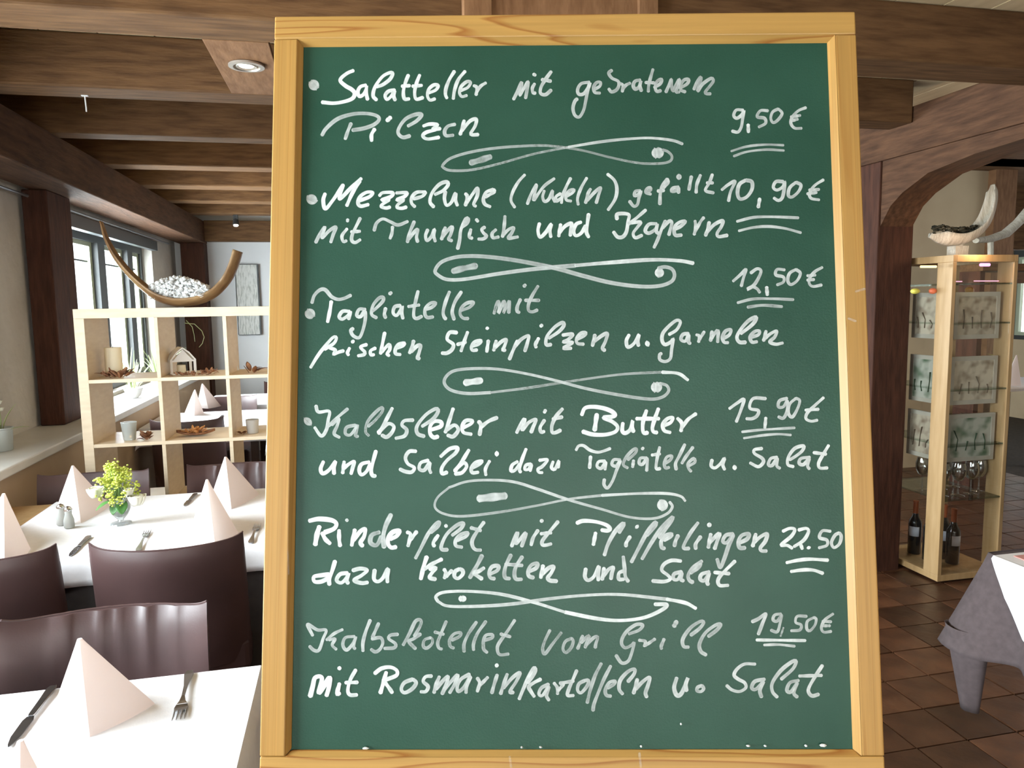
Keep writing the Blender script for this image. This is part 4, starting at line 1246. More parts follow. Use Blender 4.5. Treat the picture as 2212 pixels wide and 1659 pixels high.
# ---- cutlery
def along(p0, p1, prof, th=.002, lift=.0012, curve=0.0):
    """flat tapered strip from p0 to p1; prof: list of (t, half width, height)"""
    p0, p1 = Vector(p0), Vector(p1); d = p1 - p0; L_ = d.length; d.normalize(); s = Vector((-d.y, d.x, 0)).normalized()
    vs = []
    for t, w, h in prof:
        c = d * (L_ * t)
        for sg, up in ((-1, 0), (1, 0), (1, 1), (-1, 1)):
            vs.append(c + s * (w * sg) + Vector((0, 0, lift + h + up * th)))
    m = len(prof); fs = [(3, 2, 1, 0)] + [(4 * i + k, 4 * i + (k + 1) % 4, 4 * i + 4 + (k + 1) % 4, 4 * i + 4 + k) for i in range(m - 1) for k in range(4)] + [(4 * m - 4, 4 * m - 3, 4 * m - 2, 4 * m - 1)]
    return MB().add(vs, fs)
GC = 'cutlery on the left tables'
def knife(label, tip, end):
    a, b = PZ(*tip, HT + .002), PZ(*end, HT + .002); L_ = (b - a).length
    t = thing('table_knife', label, 'knife', a, group=GC)
    o = Vector((0, 0, 0)); e = b - a
    obj('blade', along(o, e, [(0, .001, 0), (.04, .004, 0), (.15, .0085, .0005), (.40, .0095, .001), (.46, .006, .0015)], .0015), M['steel'], parent=t)
    obj('handle', along(o, e, [(.46, .005, .001), (.5, .0062, .001), (.75, .007, .0015), (.95, .0095, .001), (1, .006, .001)], .004), M['steel'], parent=t, bevel=.001)
def fork(label, tip, end):
    a, b = PZ(*tip, HT + .002), PZ(*end, HT + .002)
    t = thing('table_fork', label, 'fork', a, group=GC)
    e = b - a; d = e.normalized(); s = Vector((-d.y, d.x, 0))
    obj('handle', along(Vector(), e, [(.30, .010, .001), (.34, .006, .003), (.42, .0032, .005), (.65, .0042, .003), (.92, .0095, .001), (1, .006, .001)], .0025), M['steel'], parent=t, bevel=.0006)
    obj('fork_head', along(Vector(), e, [(.18, .0115, .0015), (.24, .0125, .0008), (.30, .010, .001)], .002), M['steel'], parent=t)
    for k in range(4):
        q = s * ((k - 1.5) * .0068)
        obj('tine', MB().tube([q + e * .19 + Vector((0, 0, .0035)), q + e * .09 + Vector((0, 0, .003)), q * 1.05 + Vector((0, 0, .005))], [.0016, .0015, .0006], 6), M['steel'], parent=t)
knife('knife left of the large napkin on the front table', (18, 1616), (116, 1486))
fork('fork right of the large napkin on the front table', (385, 1560), (410, 1452))
knife('knife beside the left picture edge on the second table', (150, 1203), (193, 1160))
fork('fork over the dark chair back on the second table', (320, 1147), (298, 1192))
knife('dark knife by the nearer napkin, behind the table centre', (398, 1094), (423, 1068))
fork('fork at the right end of the second table beside the menu board', (557, 1134), (541, 1175))
knife('short knife on the table seen through the shelf', (470, 907), (482, 898))

# ---- salt and pepper on a glass tray
def shaker(px, py, lab, hh=.062):
    p = PZ(px, py, HT + .002)
    t = thing('shaker', lab, 'shaker', p, group='shakers on the second table')
    obj('bottle', MB().lathe([(.014, 0), (.017, .004), (.017, hh * .45), (.011, hh * .8), (.0115, hh)], n=16), M['frost'], parent=t, smooth=True)
    obj('cap', MB().lathe([(.013, hh), (.0135, hh + .006), (.009, hh + .013), (.003, hh + .016)], n=16), M['chrome'], parent=t, smooth=True)
shaker(134, 1134, 'left glass salt shaker with chrome cap beside the napkin')
shaker(150, 1140, 'right glass pepper shaker with chrome cap, nearer the vase')
# ---- vase with yellow-green umbels and cream roses
p = PZ(262, 1131, HT + .002)
vz = thing('flower_vase', 'footed clear glass vase on the second table', 'vase', p)
obj('vase_body', MB().lathe([(.036, 0), (.034, .004), (.012, .009), (.010, .016), (.026, .034), (.034, .055), (.033, .075), (.041, .098), (.0405, .0985), (.032, .075), (.033, .055), (.024, .036), (.004, .022)], n=28, cap=False), M['crystal'], parent=vz, smooth=True)
obj('water', MB().lathe([(.003, .023), (.023, .036), (.0315, .055), (.0312, .07)], n=24), M['water'], parent=vz, smooth=True)
bq = thing('flower_bouquet', 'bouquet of yellow-green umbels with cream blossoms in the glass vase', 'flowers', p)
rnd = random.Random(5)
heads = []
sm = MB()
for k in range(44):
    a = rnd.uniform(0, 6.28); r = rnd.uniform(.0, .068); h = .19 - r * .9 + rnd.uniform(-.045, .04)
    c = Vector((r * math.cos(a) * 1.1, r * math.sin(a) * .8, h)) + Vector((-.012, 0, 0)); heads.append(c)
    sm.tube([(rnd.uniform(-.01, .01), rnd.uniform(-.01, .01), .03), (c.x * .35, c.y * .35, .10), tuple(c)], [.0014, .0012, .0008], 5)
obj('stems', sm, M['stem'], parent=bq, kind='stuff', smooth=True)
fb = MB()
for c in heads:
    for q in range(18):
        v = Vector((rnd.gauss(0, 1), rnd.gauss(0, 1), rnd.gauss(0, .9)))
        v = v.normalized() * rnd.uniform(.004, .021)
        fb.blob(c + v, rnd.uniform(.003, .0056), 1, (1, 1, .8), .2)
obj('umbel_blossoms', fb, M['umbel'], parent=bq, kind='stuff')
def rose(c, r):
    mb = MB()
    for k in range(9):
        a = k * 2.4; rr = r * (.35 + .07 * k)
        def fn(u, v, a=a, rr=rr):
            w = a + (u - .5) * 1.9; h = v
            rad = rr * (.55 + .5 * math.sin(h * 1.5)); 
            return (c[0] + rad * math.cos(w), c[1] + rad * math.sin(w), c[2] + r * (h * 1.1 - .5) * (1 - .25 * (2 * u - 1) ** 2))
        mb.grid(fn, 6, 4)
    return mb
for c, r in (((-.078, .01, .115), .034), ((.062, -.02, .085), .034), ((.040, -.03, .12), .020)):
    obj('blossom', rose(c, r), M['petal'], parent=bq, smooth=True, solid=.0008, label='cream white blossom')
def leafm(p, d, L_, w, bend=.3):
    p, d = Vector(p), Vector(d).normalized(); s = d.cross(Vector((0, 0, 1)))
    s = s.normalized() if s.length > .01 else Vector((1, 0, 0)); n = s.cross(d)
    def fn(u, v):
        t = u; ww = w * math.sin(math.pi * min(1, t * .93 + .04)) ** .8
        return p + d * (L_ * t) + s * (ww * (v - .5) * 2) + n * (-bend * L_ * t * t + abs(v - .5) * ww * .4)
    return MB().grid(fn, 8, 4)
obj('leaf', leafm((-.02, -.02, .09), (-.8, -.5, -.15), .055, .016), M['leaf'], parent=bq, smooth=True, solid=.0006)
obj('leaf', leafm((.01, -.015, .095), (.2, -.8, -.9), .06, .02, .1), M['leaf'], parent=bq, smooth=True, solid=.0006)
obj('leaf', leafm((.0, -.015, .09), (-.3, -.8, -.9), .055, .018, .1), M['leaf'], parent=bq, smooth=True, solid=.0006)

# ---- potted plant on the sill
p = PZ(5, 973, .876)
pt = thing('potted_plant', 'bulb plant in a zinc pot on the white sill', 'plant', p)
obj('pot', MB().lathe([(.040, 0), (.042, .004), (.047, .095), (.050, .098), (.050, .103), (.046, .103), (.044, .095), (.0, .088)], n=28, cap=False), M['zinc'], parent=pt, smooth=True)
obj('soil', MB().lathe([(.0, .086), (.044, .086)], n=20, cap=False), M['moss'], parent=pt)
for (x_, y_, dx, dy, L_, w_) in ((.01, 0, .12, 0, .13, .008), (.025, -.01, .85, .2, .085, .009), (-.01, 0, -.3, .1, .12, .009), (-.02, .01, -.7, -.1, .1, .01), (0.0, -.01, .3, -.6, .07, .008)):
    obj('leaf', leafm((x_, y_, .085), (dx, dy, 1 - abs(dx) * .6), L_, w_, .35), M['leaf_pale'], parent=pt, smooth=True, solid=.001)
obj('flower_stem', MB().tube([(.0, 0, .085), (.003, 0, .14), (0, 0, .19)], [.006, .005, .004], 8), M['leaf_pale'], parent=pt, smooth=True)
for (x_, z_) in ((-.012, .20), (.008, .185), (-.02, .165), (.004, .215)):
    obj('blossom', rose((x_, -.004, z_), .016), M['petal'], parent=pt, smooth=True, solid=.0008)
# ================================================================== OPEN SHELF AND WHAT STANDS ON IT
SX0, SX1, SY0, SY1, SZ = -1.176, 0.335, 3.60, 3.935, 1.497
sh = thing('open_shelf', 'pale birch open cube shelf dividing the room behind the tables', 'shelf', ((SX0 + SX1) / 2, (SY0 + SY1) / 2, 0))
ox_, oy_ = (SX0 + SX1) / 2, (SY0 + SY1) / 2
def sb(x0, x1, z0, z1): return MB().box(x0 - ox_, x1 - ox_, SY0 - oy_, SY1 - oy_, z0, z1)
obj('top_board', sb(SX0, SX1, SZ - .042, SZ), M['birch'], parent=sh, bevel=.001)
obj('base_board', sb(SX0, SX1, 0, .04), M['birch'], parent=sh, bevel=.001)
obj('side_board', sb(SX0, SX0 + .042, .0402, SZ - .0422), M['birch'], parent=sh, bevel=.001)
obj('side_board', sb(SX1 - .042, SX1, .0402, SZ - .0422), M['birch'], parent=sh, bevel=.001)
ZS = [1.183, .892, .602, .312]
for z in ZS:
    obj('shelf_board', sb(SX0 + .0422, SX1 - .0422, z - .016, z), M['birch'], parent=sh, bevel=.0008)
zz = [SZ - .042] + ZS + [.04]
for r in range(5):
    for k in range(1, 5):
        xd = SX0 + .042 + k * .2915 - .008
        obj('divider', sb(xd, xd + .016, zz[r + 1] + .0003, zz[r] - (.0163 if r else .0003)), M['birch'], parent=sh, bevel=.0008)

# ---- long palm-sheath boat on top
def boat(name, label, cat, path, wid, dep, m, n=40, lip=.9):
    """trough following a curve in an upright plane; wid: half width across, dep: depth of the trough"""
    P = [Vector(q) for q in path]; E_ = [P[0] * 2 - P[1]] + P + [P[-1] * 2 - P[-2]]; Q = []
    for i in range(1, len(E_) - 2):
        a, b, c, d = E_[i - 1:i + 3]
        for q in range(8):
            t = q / 8; Q.append(.5 * ((2 * b) + (c - a) * t + (2 * a - 5 * b + 4 * c - d) * t * t + (3 * b - a - 3 * c + d) * t ** 3))
    Q.append(P[-1]); mN = len(Q)
    c0 = Vector(((Q[0].x + Q[-1].x) / 2, Q[0].y, min(q.z for q in Q)))
    vs = []; K = 12
    for i, q in enumerate(Q):
        t = (Q[min(i + 1, mN - 1)] - Q[max(i - 1, 0)]).normalized()
        out = Vector((t.z, 0, -t.x))                          # away from the hollow
        f = i / (mN - 1); w = wid(f); d = dep(f)
        for k in range(K + 1):
            a = -math.pi / 2 * lip + math.pi * lip * k / K
            vs.append(q + Vector((0, 1, 0)) * math.sin(a) * w + out * (math.cos(a) * d - d) - c0)
    fs = [(i * (K + 1) + k, (i + 1) * (K + 1) + k, (i + 1) * (K + 1) + k + 1, i * (K + 1) + k + 1) for i in range(mN - 1) for k in range(K)]
    t_ = thing(name, label, cat, c0)
    obj('shell', MB().add(vs, fs), m, parent=t_, smooth=True, angle=60, solid=.006)
    return t_, c0, Q
yb = 3.74
path = [PY(a, b, yb) for a, b in ((216, 478), (228, 520), (252, 565), (288, 608), (330, 643), (366, 658), (400, 661), (436, 655), (470, 638), (498, 608), (514, 575), (523, 545))]
bt, bc, bq_ = boat('palm_boat', 'long curved brown palm-sheath boat on top of the open shelf', 'decoration', path,
    lambda f: .008 + .052 * math.sin(math.pi * min(1, f * .92 + .02)) ** .8 if f < .8 else .052, lambda f: .008 + .034 * min(1, f * 2.2), M['palm'])
lm = MB(); rnd = random.Random(11)
for k in range(1100):
    px = rnd.uniform(322, 452); 
    f = (px - 322) / 130; top = 622 - 24 * math.sin(math.pi * (f * .9 + .07)) ; py = rnd.uniform(top, 642 + 8 * math.sin(math.pi * f))
    q = PY(px, py, yb + rnd.uniform(-.035, .03))
    lm.blob(q, rnd.uniform(.004, .011), 1, (1, 1, .9), .3)
tag(obj('reindeer_moss', lm, M['lichen']), 'heap of white lichen lying in the palm boat', 'moss', kind='stuff')
wr_ = thing('wire_ball', 'small white wire ring ball at the right end of the moss', 'decoration', PY(432, 634, yb - .05))
for k, (rx, rz) in enumerate(((.2, .1), (1.0, .4), (.5, 1.3))):
    pts = [Vector((.020 * math.cos(a), .020 * math.sin(a) * math.sin(rx), .018 * math.sin(a) * math.cos(rx) + .004 * rz)) for a in [i * math.pi / 10 for i in range(21)]]
    obj('wire_ring', MB().tube(pts, .0018, 6, cap=False), M['white'], parent=wr_, smooth=True)

# ---- upper compartments
def on(px, py, z, dz=0.0): q = PZ(px, py, z); return Vector((q.x, q.y, z + .001 + dz))
z1, z2 = ZS[0], ZS[1]
def onS(px, y, z): q = PY(px, 800 if z > 1 else 930, y); return Vector((q.x, y, z + .001))
# candle
p = onS(247, 3.76, z1)
cd = thing('pillar_candle', 'thick cream pillar candle in the upper left shelf cell', 'candle', p)
obj('wax', MB().lathe([(.036, 0), (.037, .004), (.037, .13), (.035, .134), (.026, .131), (.004, .129)], n=28), M['candle'], parent=cd, smooth=True)
obj('wick', MB().tube([(0, 0, .128), (.001, 0, .142)], .0012, 6), M['black'], parent=cd)
def dried(label, p, r, n, ht, seed, m='dried', cat='dried flowers', name='dried_flower', long=1.0):
    rn = random.Random(seed); mb = MB()
    for k in range(n):
        a = rn.uniform(0, 6.28); rr = rn.uniform(.1, 1) * r
        c = Vector((rr * math.cos(a) * long, rr * math.sin(a) * .7, rn.uniform(.002, .3) * ht))
        d = Vector((math.cos(a), math.sin(a), rn.uniform(.4, 1.6)))
        mb2 = leafm(c, d, rn.uniform(.5, 1) * ht, rn.uniform(.15, .3) * ht, rn.uniform(-.2, .6)); mb.add(mb2.v, mb2.f)
    return tag(obj(name, mb, M[m], loc=p, solid=.0012, smooth=True), label, cat, 'dried flowers and leaves on the shelf')
dried('dried brown star blossoms at the foot of the cream candle', onS(258, 3.66, z1), .042, 26, .05, 1)
dried('brown dried leaf cluster left of the candle', onS(229, 3.67, z1), .016, 9, .04, 2)
dried('brown potpourri curls before the white lantern', onS(408, 3.655, z1), .06, 46, .022, 3, long=1.6)
dried('dried seed heads right of the lantern in the upper middle cell', onS(450, 3.72, z1), .035, 26, .03, 4)
dried('dark dried sprig beside the frosted votive glass', onS(316, 3.66, z2), .018, 18, .045, 5)
dried('orange dried blossom heads lying on the brown leaf dish', onS(421, 3.70, z2) + Vector((0, 0, .012)), .03, 30, .036, 6, m='orange_dry', long=1.3)
dried('dark dried triangular pods in the upper right cell', onS(545, 3.68, z1), .028, 9, .055, 8, m='dried')
dried('dark dried tuft beside the grey cup', onS(522, 3.68, z2), .012, 10, .03, 9)
p = onS(423, 3.70, z2)
def fn(u, v):
    x_ = (u - .5) * .17; w_ = .040 * (1 - (2 * u - 1) ** 2) ** .6 + .001
    return (x_, (v - .5) * 2 * w_, .004 + .016 * (2 * u - 1) ** 2 + .012 * (2 * v - 1) ** 2)
tag(obj('leaf_dish', MB().grid(fn, 20, 8), M['dried'], loc=p, smooth=True, solid=.002), 'brown leaf-shaped dish in the middle shelf cell', 'dish')
# house lantern
p = onS(392, 3.76, z1)
ln = thing('house_lantern', 'small white house-shaped lantern in the upper middle cell', 'lantern', p, R(24))
w_, d_, h_ = .052, .042, .068
obj('lantern_base', MB().box(-w_, w_, -d_, d_, 0, .006), M['white'], parent=ln)
for sx in (-1, 1):
    for sy in (-1, 1):
        obj('corner_bar', MB().box(sx * w_ - .005, sx * w_ + .005, sy * d_ - .005, sy * d_ + .005, .006, h_), M['white'], parent=ln)
obj('lintel', MB().box(-w_, w_, -d_ - .004, -d_ + .004, h_ - .008, h_).box(-w_, w_, d_ - .004, d_ + .004, h_ - .008, h_).box(-w_ - .004, -w_ + .004, -d_, d_, h_ - .008, h_).box(w_ - .004, w_ + .004, -d_, d_, h_ - .008, h_), M['white'], parent=ln)
rf = MB()
prof = [(-w_ - .006, h_), (-w_ * .55, h_ + .038), (0, h_ + .060), (w_ * .55, h_ + .038), (w_ + .006, h_), (w_ - .002, h_), (w_ * .5, h_ + .032), (0, h_ + .053), (-w_ * .5, h_ + .032), (-w_ + .002, h_)]
obj('roof', MB().prism([prof[i] for i in range(len(prof))], 'y', -d_ - .006, d_ + .006), M['white'], parent=ln)
obj('gable', MB().prism([(-w_ * .8, h_), (0, h_ + .05), (w_ * .8, h_)], 'y', -d_ - .002, -d_ + .001), M['white'], parent=ln)
tag(obj('tea_light', MB().lathe([(.019, 0), (.02, .003), (.02, .036), (.017, .037), (.004, .034)], n=20), M['candle'], loc=p + Vector((.0, .0, .0065)), smooth=True), 'cream candle stub inside the house lantern', 'candle')
# hanging twig
tw = MB()
tw.tube([PY(a, b, 3.80) for a, b in ((402, 692), (415, 706), (419, 722), (421, 738))], [.0015, .0014, .0012, .001], 6)
tw.tube([PY(a, b, 3.80) for a, b in ((398, 698), (420, 700), (436, 715), (441, 728), (437, 742), (430, 750))], [.0016, .0016, .0014, .0013, .0012, .001], 6)
c_ = PY(402, 692, 3.80)
tag(obj('hanging_tendril', tw, M['leaf_pale'], smooth=True), 'thin pale tendrils drooping in the upper middle cell', 'plant')
# votive, cup
p = onS(279, 3.68, z2)
vt = thing('votive_glass', 'frosted votive glass in the lower left shelf cell', 'glass', p)
obj('votive_cup', MB().lathe([(.024, 0), (.026, .003), (.034, .083), (.031, .083), (.024, .008), (.004, .006)], n=28, cap=False), M['frost'], parent=vt, smooth=True)
obj('flame', MB().blob((.008, -.012, .018), .005, 1, (1, 1, .8)), M['candle_lit'], parent=vt)
p = onS(546, 3.70, z2)
tag(obj('tumbler', MB().lathe([(.024, 0), (.0255, .003), (.031, .066), (.029, .066), (.023, .006), (.003, .004)], n=28, cap=False), mat('pale_grey_cup', (.55, .54, .52), .6), loc=p, smooth=True), 'pale grey tumbler in the lower right visible cell', 'cup')
p = onS(512, 3.86, z1)
tag(obj('paper_cone', MB().lathe([(.011, 0), (.0005, .030)], n=20), M['white'], loc=p, smooth=True), 'tiny white cone in the upper right shelf cell', 'decoration')

# ---- plants on the rear window sill
def bowl(px, y, lab, r=.05):
    p = Vector((-1.47, y, .876))
    t = thing('plant_bowl', lab, 'plant', p)
    obj('bowl', MB().lathe([(r * .5, 0), (r * .9, .02), (r * 1.25, .07), (r * 1.2, .072), (r * .8, .03), (.0, .02)], n=24, cap=False), M['white'], parent=t, smooth=True)
    rn = random.Random(int(y * 10)); mb = MB()
    for k in range(26):
        a = rn.uniform(0, 6.28); b = rn.uniform(0, .5)
        m2 = leafm((.02 * math.cos(a), .02 * math.sin(a), .05), (math.cos(a) * b, math.sin(a) * b, 1), rn.uniform(.12, .3), .004, rn.uniform(0, .6)); mb.add(m2.v, m2.f)
    obj('grass_blades', mb, M['leaf_pale'], parent=t, kind='stuff')
bowl(0, 5.55, 'white bowl with grassy plant on the rear bay sill, nearest')
bowl(0, 6.25, 'white bowl with grassy plant on the rear bay sill, second')
# ---- flower glass and plates on the tables beyond the shelf
p = PZ(520, 892, HT); p = Vector((-.40, 5.0, HT + .001))
fv = thing('flower_glass', 'small glass with pale yellow blossoms seen through the right shelf cell', 'vase', p)
obj('glass_body', MB().lathe([(.03, 0), (.035, .05), (.04, .1), (.038, .1), (.03, .01)], n=20, cap=False), M['glass'], parent=fv, smooth=True)
fb = MB(); rn = random.Random(3)
for k in range(60): fb.blob((rn.gauss(0, .028), rn.gauss(0, .028), .15 + rn.gauss(0, .022)), rn.uniform(.007, .014), 1, (1, 1, .8), .3)
obj('blossoms', fb, M['petal'], parent=fv, kind='stuff')
lf = MB()
for k in range(9):
    a = rn.uniform(0, 6.28); m2 = leafm((0, 0, .10), (math.cos(a), math.sin(a), .5), .09, .014, .4); lf.add(m2.v, m2.f)
obj('leaves', lf, M['leaf'], parent=fv, kind='stuff')
for (x_, y_, lab) in ((-.62, 6.35, 'stemmed wine glass on the farthest table, left'), (-.52, 6.30, 'stemmed wine glass on the farthest table, right')):
    t = thing('wine_glass', lab, 'glass', (x_, y_, HT + .001))
    obj('bowl', MB().lathe([(.004, .08), (.03, .10), (.038, .14), (.032, .19)], n=20, cap=False), M['glass'], parent=t, smooth=True)
    obj('stem', MB().lathe([(.033, 0), (.005, .004), (.0035, .08)], n=16), M['glass'], parent=t, smooth=True)

# ---- picture on the end wall
a, b = PY(508, 572, 7.98), PY(562, 722, 7.98)
pc = thing('wall_picture', 'tall pale plant print in a thin dark frame on the end wall', 'picture', ((a.x + b.x) / 2, 7.985, (a.z + b.z) / 2))
w_, h_ = (b.x - a.x) / 2, (a.z - b.z) / 2
pm = mat('grey_branch_print', (.6, .6, .57), .8); noisy(pm, (.40, .41, .38), (.64, .64, .61), 9, 5, (9, 1, 1.4), lo=.38, hi=.52)
obj('print', MB().box(-w_, w_, -.012, .008, -h_, h_), pm, parent=pc)
obj('frame_edge', MB().box(w_, w_ + .015, -.02, .01, -h_, h_).box(-w_ - .006, -w_, -.02, .01, -h_, h_).box(-w_, w_, -.02, .01, h_, h_ + .006).box(-w_, w_, -.02, .01, -h_ - .006, -h_), M['frame_dark'], parent=pc)

# ---- ceiling lamps
p = Vector((-.309, 2.805, ZJ))
dl = thing('ceiling_spotlight', 'round recessed spotlight, lit, in the board between joists', 'lamp', p)
obj('trim_ring', MB().lathe([(.050, 0), (.060, -.002), (.060, -.008), (.045, -.010), (.040, -.004), (.040, -.001)], n=36, cap=False), M['nickel'], parent=dl, smooth=True)
obj('tilted_lamp', MB().lathe([(.033, -.002), (.036, -.006), (.034, -.009), (.026, -.0065)], n=28, cap=False), M['nickel'], parent=dl, smooth=True)
obj('bulb', MB().lathe([(.0, -.006), (.024, -.0055), (.026, -.003)], n=24, cap=False), M['lamp_glow'], parent=dl)
def spot(name, loc, e, blend=.6, size=100, parent=None):
    l = bpy.data.lights.new(name, 'SPOT'); l.energy = e; l.color = (1.0, .80, .55); l.spot_size = R(size); l.spot_blend = blend; l.shadow_soft_size = .03
    o = bpy.data.objects.new(name, l); o.location = loc; C.objects.link(o)
    if parent: o.parent = parent
spot('spotlight_beam', (0, 0, -.02), 14, parent=dl)
p = PY(509, 470, 7.3); p.z = ZJ - .001
tl = thing('track_spotlight', 'small black track spotlight glowing before the end wall', 'lamp', p)
obj('bracket', MB().box(-.02, .02, -.02, .02, -.04, 0), M['black'], parent=tl)
obj('lamp_head', MB().tube([(0, 0, -.035), (0, -.01, -.09)], [.022, .03], 14), M['black'], parent=tl)
obj('bulb', MB().blob((0, -.012, -.095), .022, 2, (1, 1, .5)), M['lamp_glow'], parent=tl)
p = PZ(183, 206, ZJ)
hk = thing('ceiling_hook', 'small white metal hook under the second visible joist', 'hook', p)
obj('hook_plate', MB().box(-.012, .012, -.006, .006, -.003, 0), M['white'], parent=hk)
obj('hook_rod', MB().tube([(0, 0, -.003), (.002, 0, -.045), (.002, .0, -.062)], .0028, 8), M['white'], parent=hk, smooth=True)
# ================================================================== RIGHT SIDE: DISPLAY CASE, TABLE, FAR ROOM
CX0, CX1, CY0, CY1, CZ = 2.955, 3.345, 3.17, 3.64, 1.70
dc = thing('display_case', 'tall beech display case with glass shelves behind the arch post', 'cabinet', ((CX0 + CX1) / 2, (CY0 + CY1) / 2, 0))
kx, ky = (CX0 + CX1) / 2, (CY0 + CY1) / 2
def cb(x0, x1, y0, y1, z0, z1): return MB().box(x0 - kx, x1 - kx, y0 - ky, y1 - ky, z0, z1)
obj('base', cb(CX0, CX1, CY0, CY1, .012, .045), M['beech'], parent=dc, bevel=.002)
obj('foot', cb(CX0 + .03, CX1 - .03, CY0 + .03, CY1 - .03, 0, .0118), M['black'], parent=dc)
for x0 in (CX0, CX1 - .022):
    for y0 in (CY0, CY1 - .10):
        obj('corner_board', cb(x0, x0 + .022, y0, y0 + .10, .0452, CZ - .0352), M['beech'], parent=dc, bevel=.0015)
obj('top_frame', cb(CX0, CX0 + .022, CY0, CY1, CZ - .035, CZ), M['beech'], parent=dc, bevel=.0015)
obj('top_frame', cb(CX1 - .022, CX1, CY0, CY1, CZ - .035, CZ), M['beech'], parent=dc, bevel=.0015)
obj('top_frame', cb(CX0 + .0225, CX1 - .0225, CY0, CY0 + .022, CZ - .035, CZ), M['beech'], parent=dc, bevel=.0015)
obj('top_frame', cb(CX0 + .0225, CX1 - .0225, CY1 - .022, CY1, CZ - .035, CZ), M['beech'], parent=dc, bevel=.0015)
obj('top_plate', cb(CX0 + .023, CX1 - .023, CY0 + .023, CY1 - .023, CZ - .012, CZ - .004), M['beech'], parent=dc)
GZ = [1.56, 1.36, 1.02, .73, .445]
for z in GZ:
    obj('glass_shelf', cb(CX0 + .024, CX1 - .024, CY0 + .004, CY1 - .004, z - .008, z), M['green_glass'], parent=dc)
obj('side_glass', cb(CX0 + .008, CX0 + .012, CY0 + .101, CY1 - .101, .046, CZ - .036), M['case_glass'], parent=dc)
obj('front_glass', cb(CX0 + .024, CX1 - .024, CY0 + .008, CY0 + .011, .046, CZ - .036), M['case_glass'], parent=dc)

# framed pictures hanging inside, three on the front and three on the side facing the room
def framed(lab, c, w, h, axis, art, seed):
    t = thing('framed_picture', lab, 'picture', c, 0 if axis == 'y' else R(-90), group='framed pictures in the display case')
    fr = .022
    obj('picture_frame', MB().box(-w, w, -.006, .006, h - fr, h).box(-w, w, -.006, .006, -h, -h + fr).box(-w, -w + fr, -.006, .006, -h + fr, h - fr).box(w - fr, w, -.006, .006, -h + fr, h - fr), M['frame_silver'], parent=t)
    m = mat('art_print_%d' % seed, art[0], .5)
    noisy(m, art[0], art[1], art[2], 1.5, (1, 1, 1), lo=.30, hi=.55)
    obj('picture', MB().box(-w + fr, w - fr, -.003, .003, -h + fr, h - fr), m, parent=t)
    dk = mat('dark_motif_%d' % seed, (art[0][0] * .5, art[0][1] * .5, art[0][2] * .5), .6)
    rr_ = random.Random(seed)
    for q_ in range(4):
        x_ = -w * .6 + q_ * w * .4; hh_ = h * rr_.uniform(.18, .5)
        obj('motif', MB().tube([(x_, -.0045, -h * .55), (x_ + rr_.uniform(-.01, .01), -.0045, -h * .55 + hh_), (x_ + rr_.uniform(-.02, .02), -.0045, -h * .5 + hh_ * 1.7)], [.006, .004, .009], 8, flat=.15), dk, parent=t)
    return t
zc = [(1.515, 1.275), (1.185, .935), (.885, .635)]
arts = [((.22, .16, .11), (.52, .45, .34), 20), ((.26, .19, .13), (.62, .55, .42), 18), ((.06, .13, .06), (.50, .50, .42), 14)]
nm = ['top', 'middle', 'bottom']; k = 0
for i, (zt, zb) in enumerate(zc):
    w = (3.345 - 3.01) / 2 + (.0, .005, .01)[i] - .03
    framed('%s framed picture facing the front of the display case' % nm[i], (3.158, CY0 + .05, (zt + zb) / 2), w, (zt - zb) / 2, 'y', arts[i], i)
    framed('%s framed picture behind the side glass of the display case' % nm[i], (CX0 + .045, 3.36, (zt + zb) / 2), .115, (zt - zb) / 2, 'x', arts[(i + 1) % 3] if i else arts[1], i + 3)

# drinking glasses, objects and bottles
def wineglass(loc, lab, s=1.0, grp='glasses in the display case'):
    t = thing('wine_glass', lab, 'glass', loc, group=grp)
    obj('bowl', MB().lathe([(.003, .075), (.022, .085), (.036, .115), (.037, .145), (.030, .175), (.0295, .175), (.036, .145), (.035, .116), (.02, .088)], n=22, cap=False), M['crystal'], parent=t, smooth=True)
    obj('stem', MB().lathe([(.034, 0), (.032, .002), (.005, .006), (.0035, .04), (.004, .077)], n=18), M['crystal'], parent=t, smooth=True)
    t.scale = (s, s, s); return t
w0 = wineglass((3.03, 3.25, .446), 'large balloon wine glass, front left of the lower glass shelf', 1.02)
for (x_, y_, z_, s_, lab) in ((3.12, 3.24, .446, 1.0, 'balloon wine glass, front middle of the lower glass shelf'), (3.21, 3.25, .446, 1.0, 'balloon wine glass, front right of the lower glass shelf'),
        (3.29, 3.28, .446, 1.0, 'balloon wine glass by the right board of the lower shelf'), (3.04, 3.40, .446, 1.0, 'balloon wine glass in the second row, left'), (3.14, 3.38, .446, 1.0, 'balloon wine glass in the second row, middle'),
        (3.24, 3.40, .446, 1.0, 'balloon wine glass in the second row, right'), (3.05, 3.30, .731, .8, 'small wine glass on the shelf behind the bottom pictures, left'),
        (3.13, 3.30, .731, .8, 'small wine glass on the shelf behind the bottom pictures, middle'), (3.21, 3.31, .731, .8, 'small wine glass on the shelf behind the bottom pictures, right')):
    r = dup(w0, (x_, y_, z_), 0, lab, (s_,) * 3)
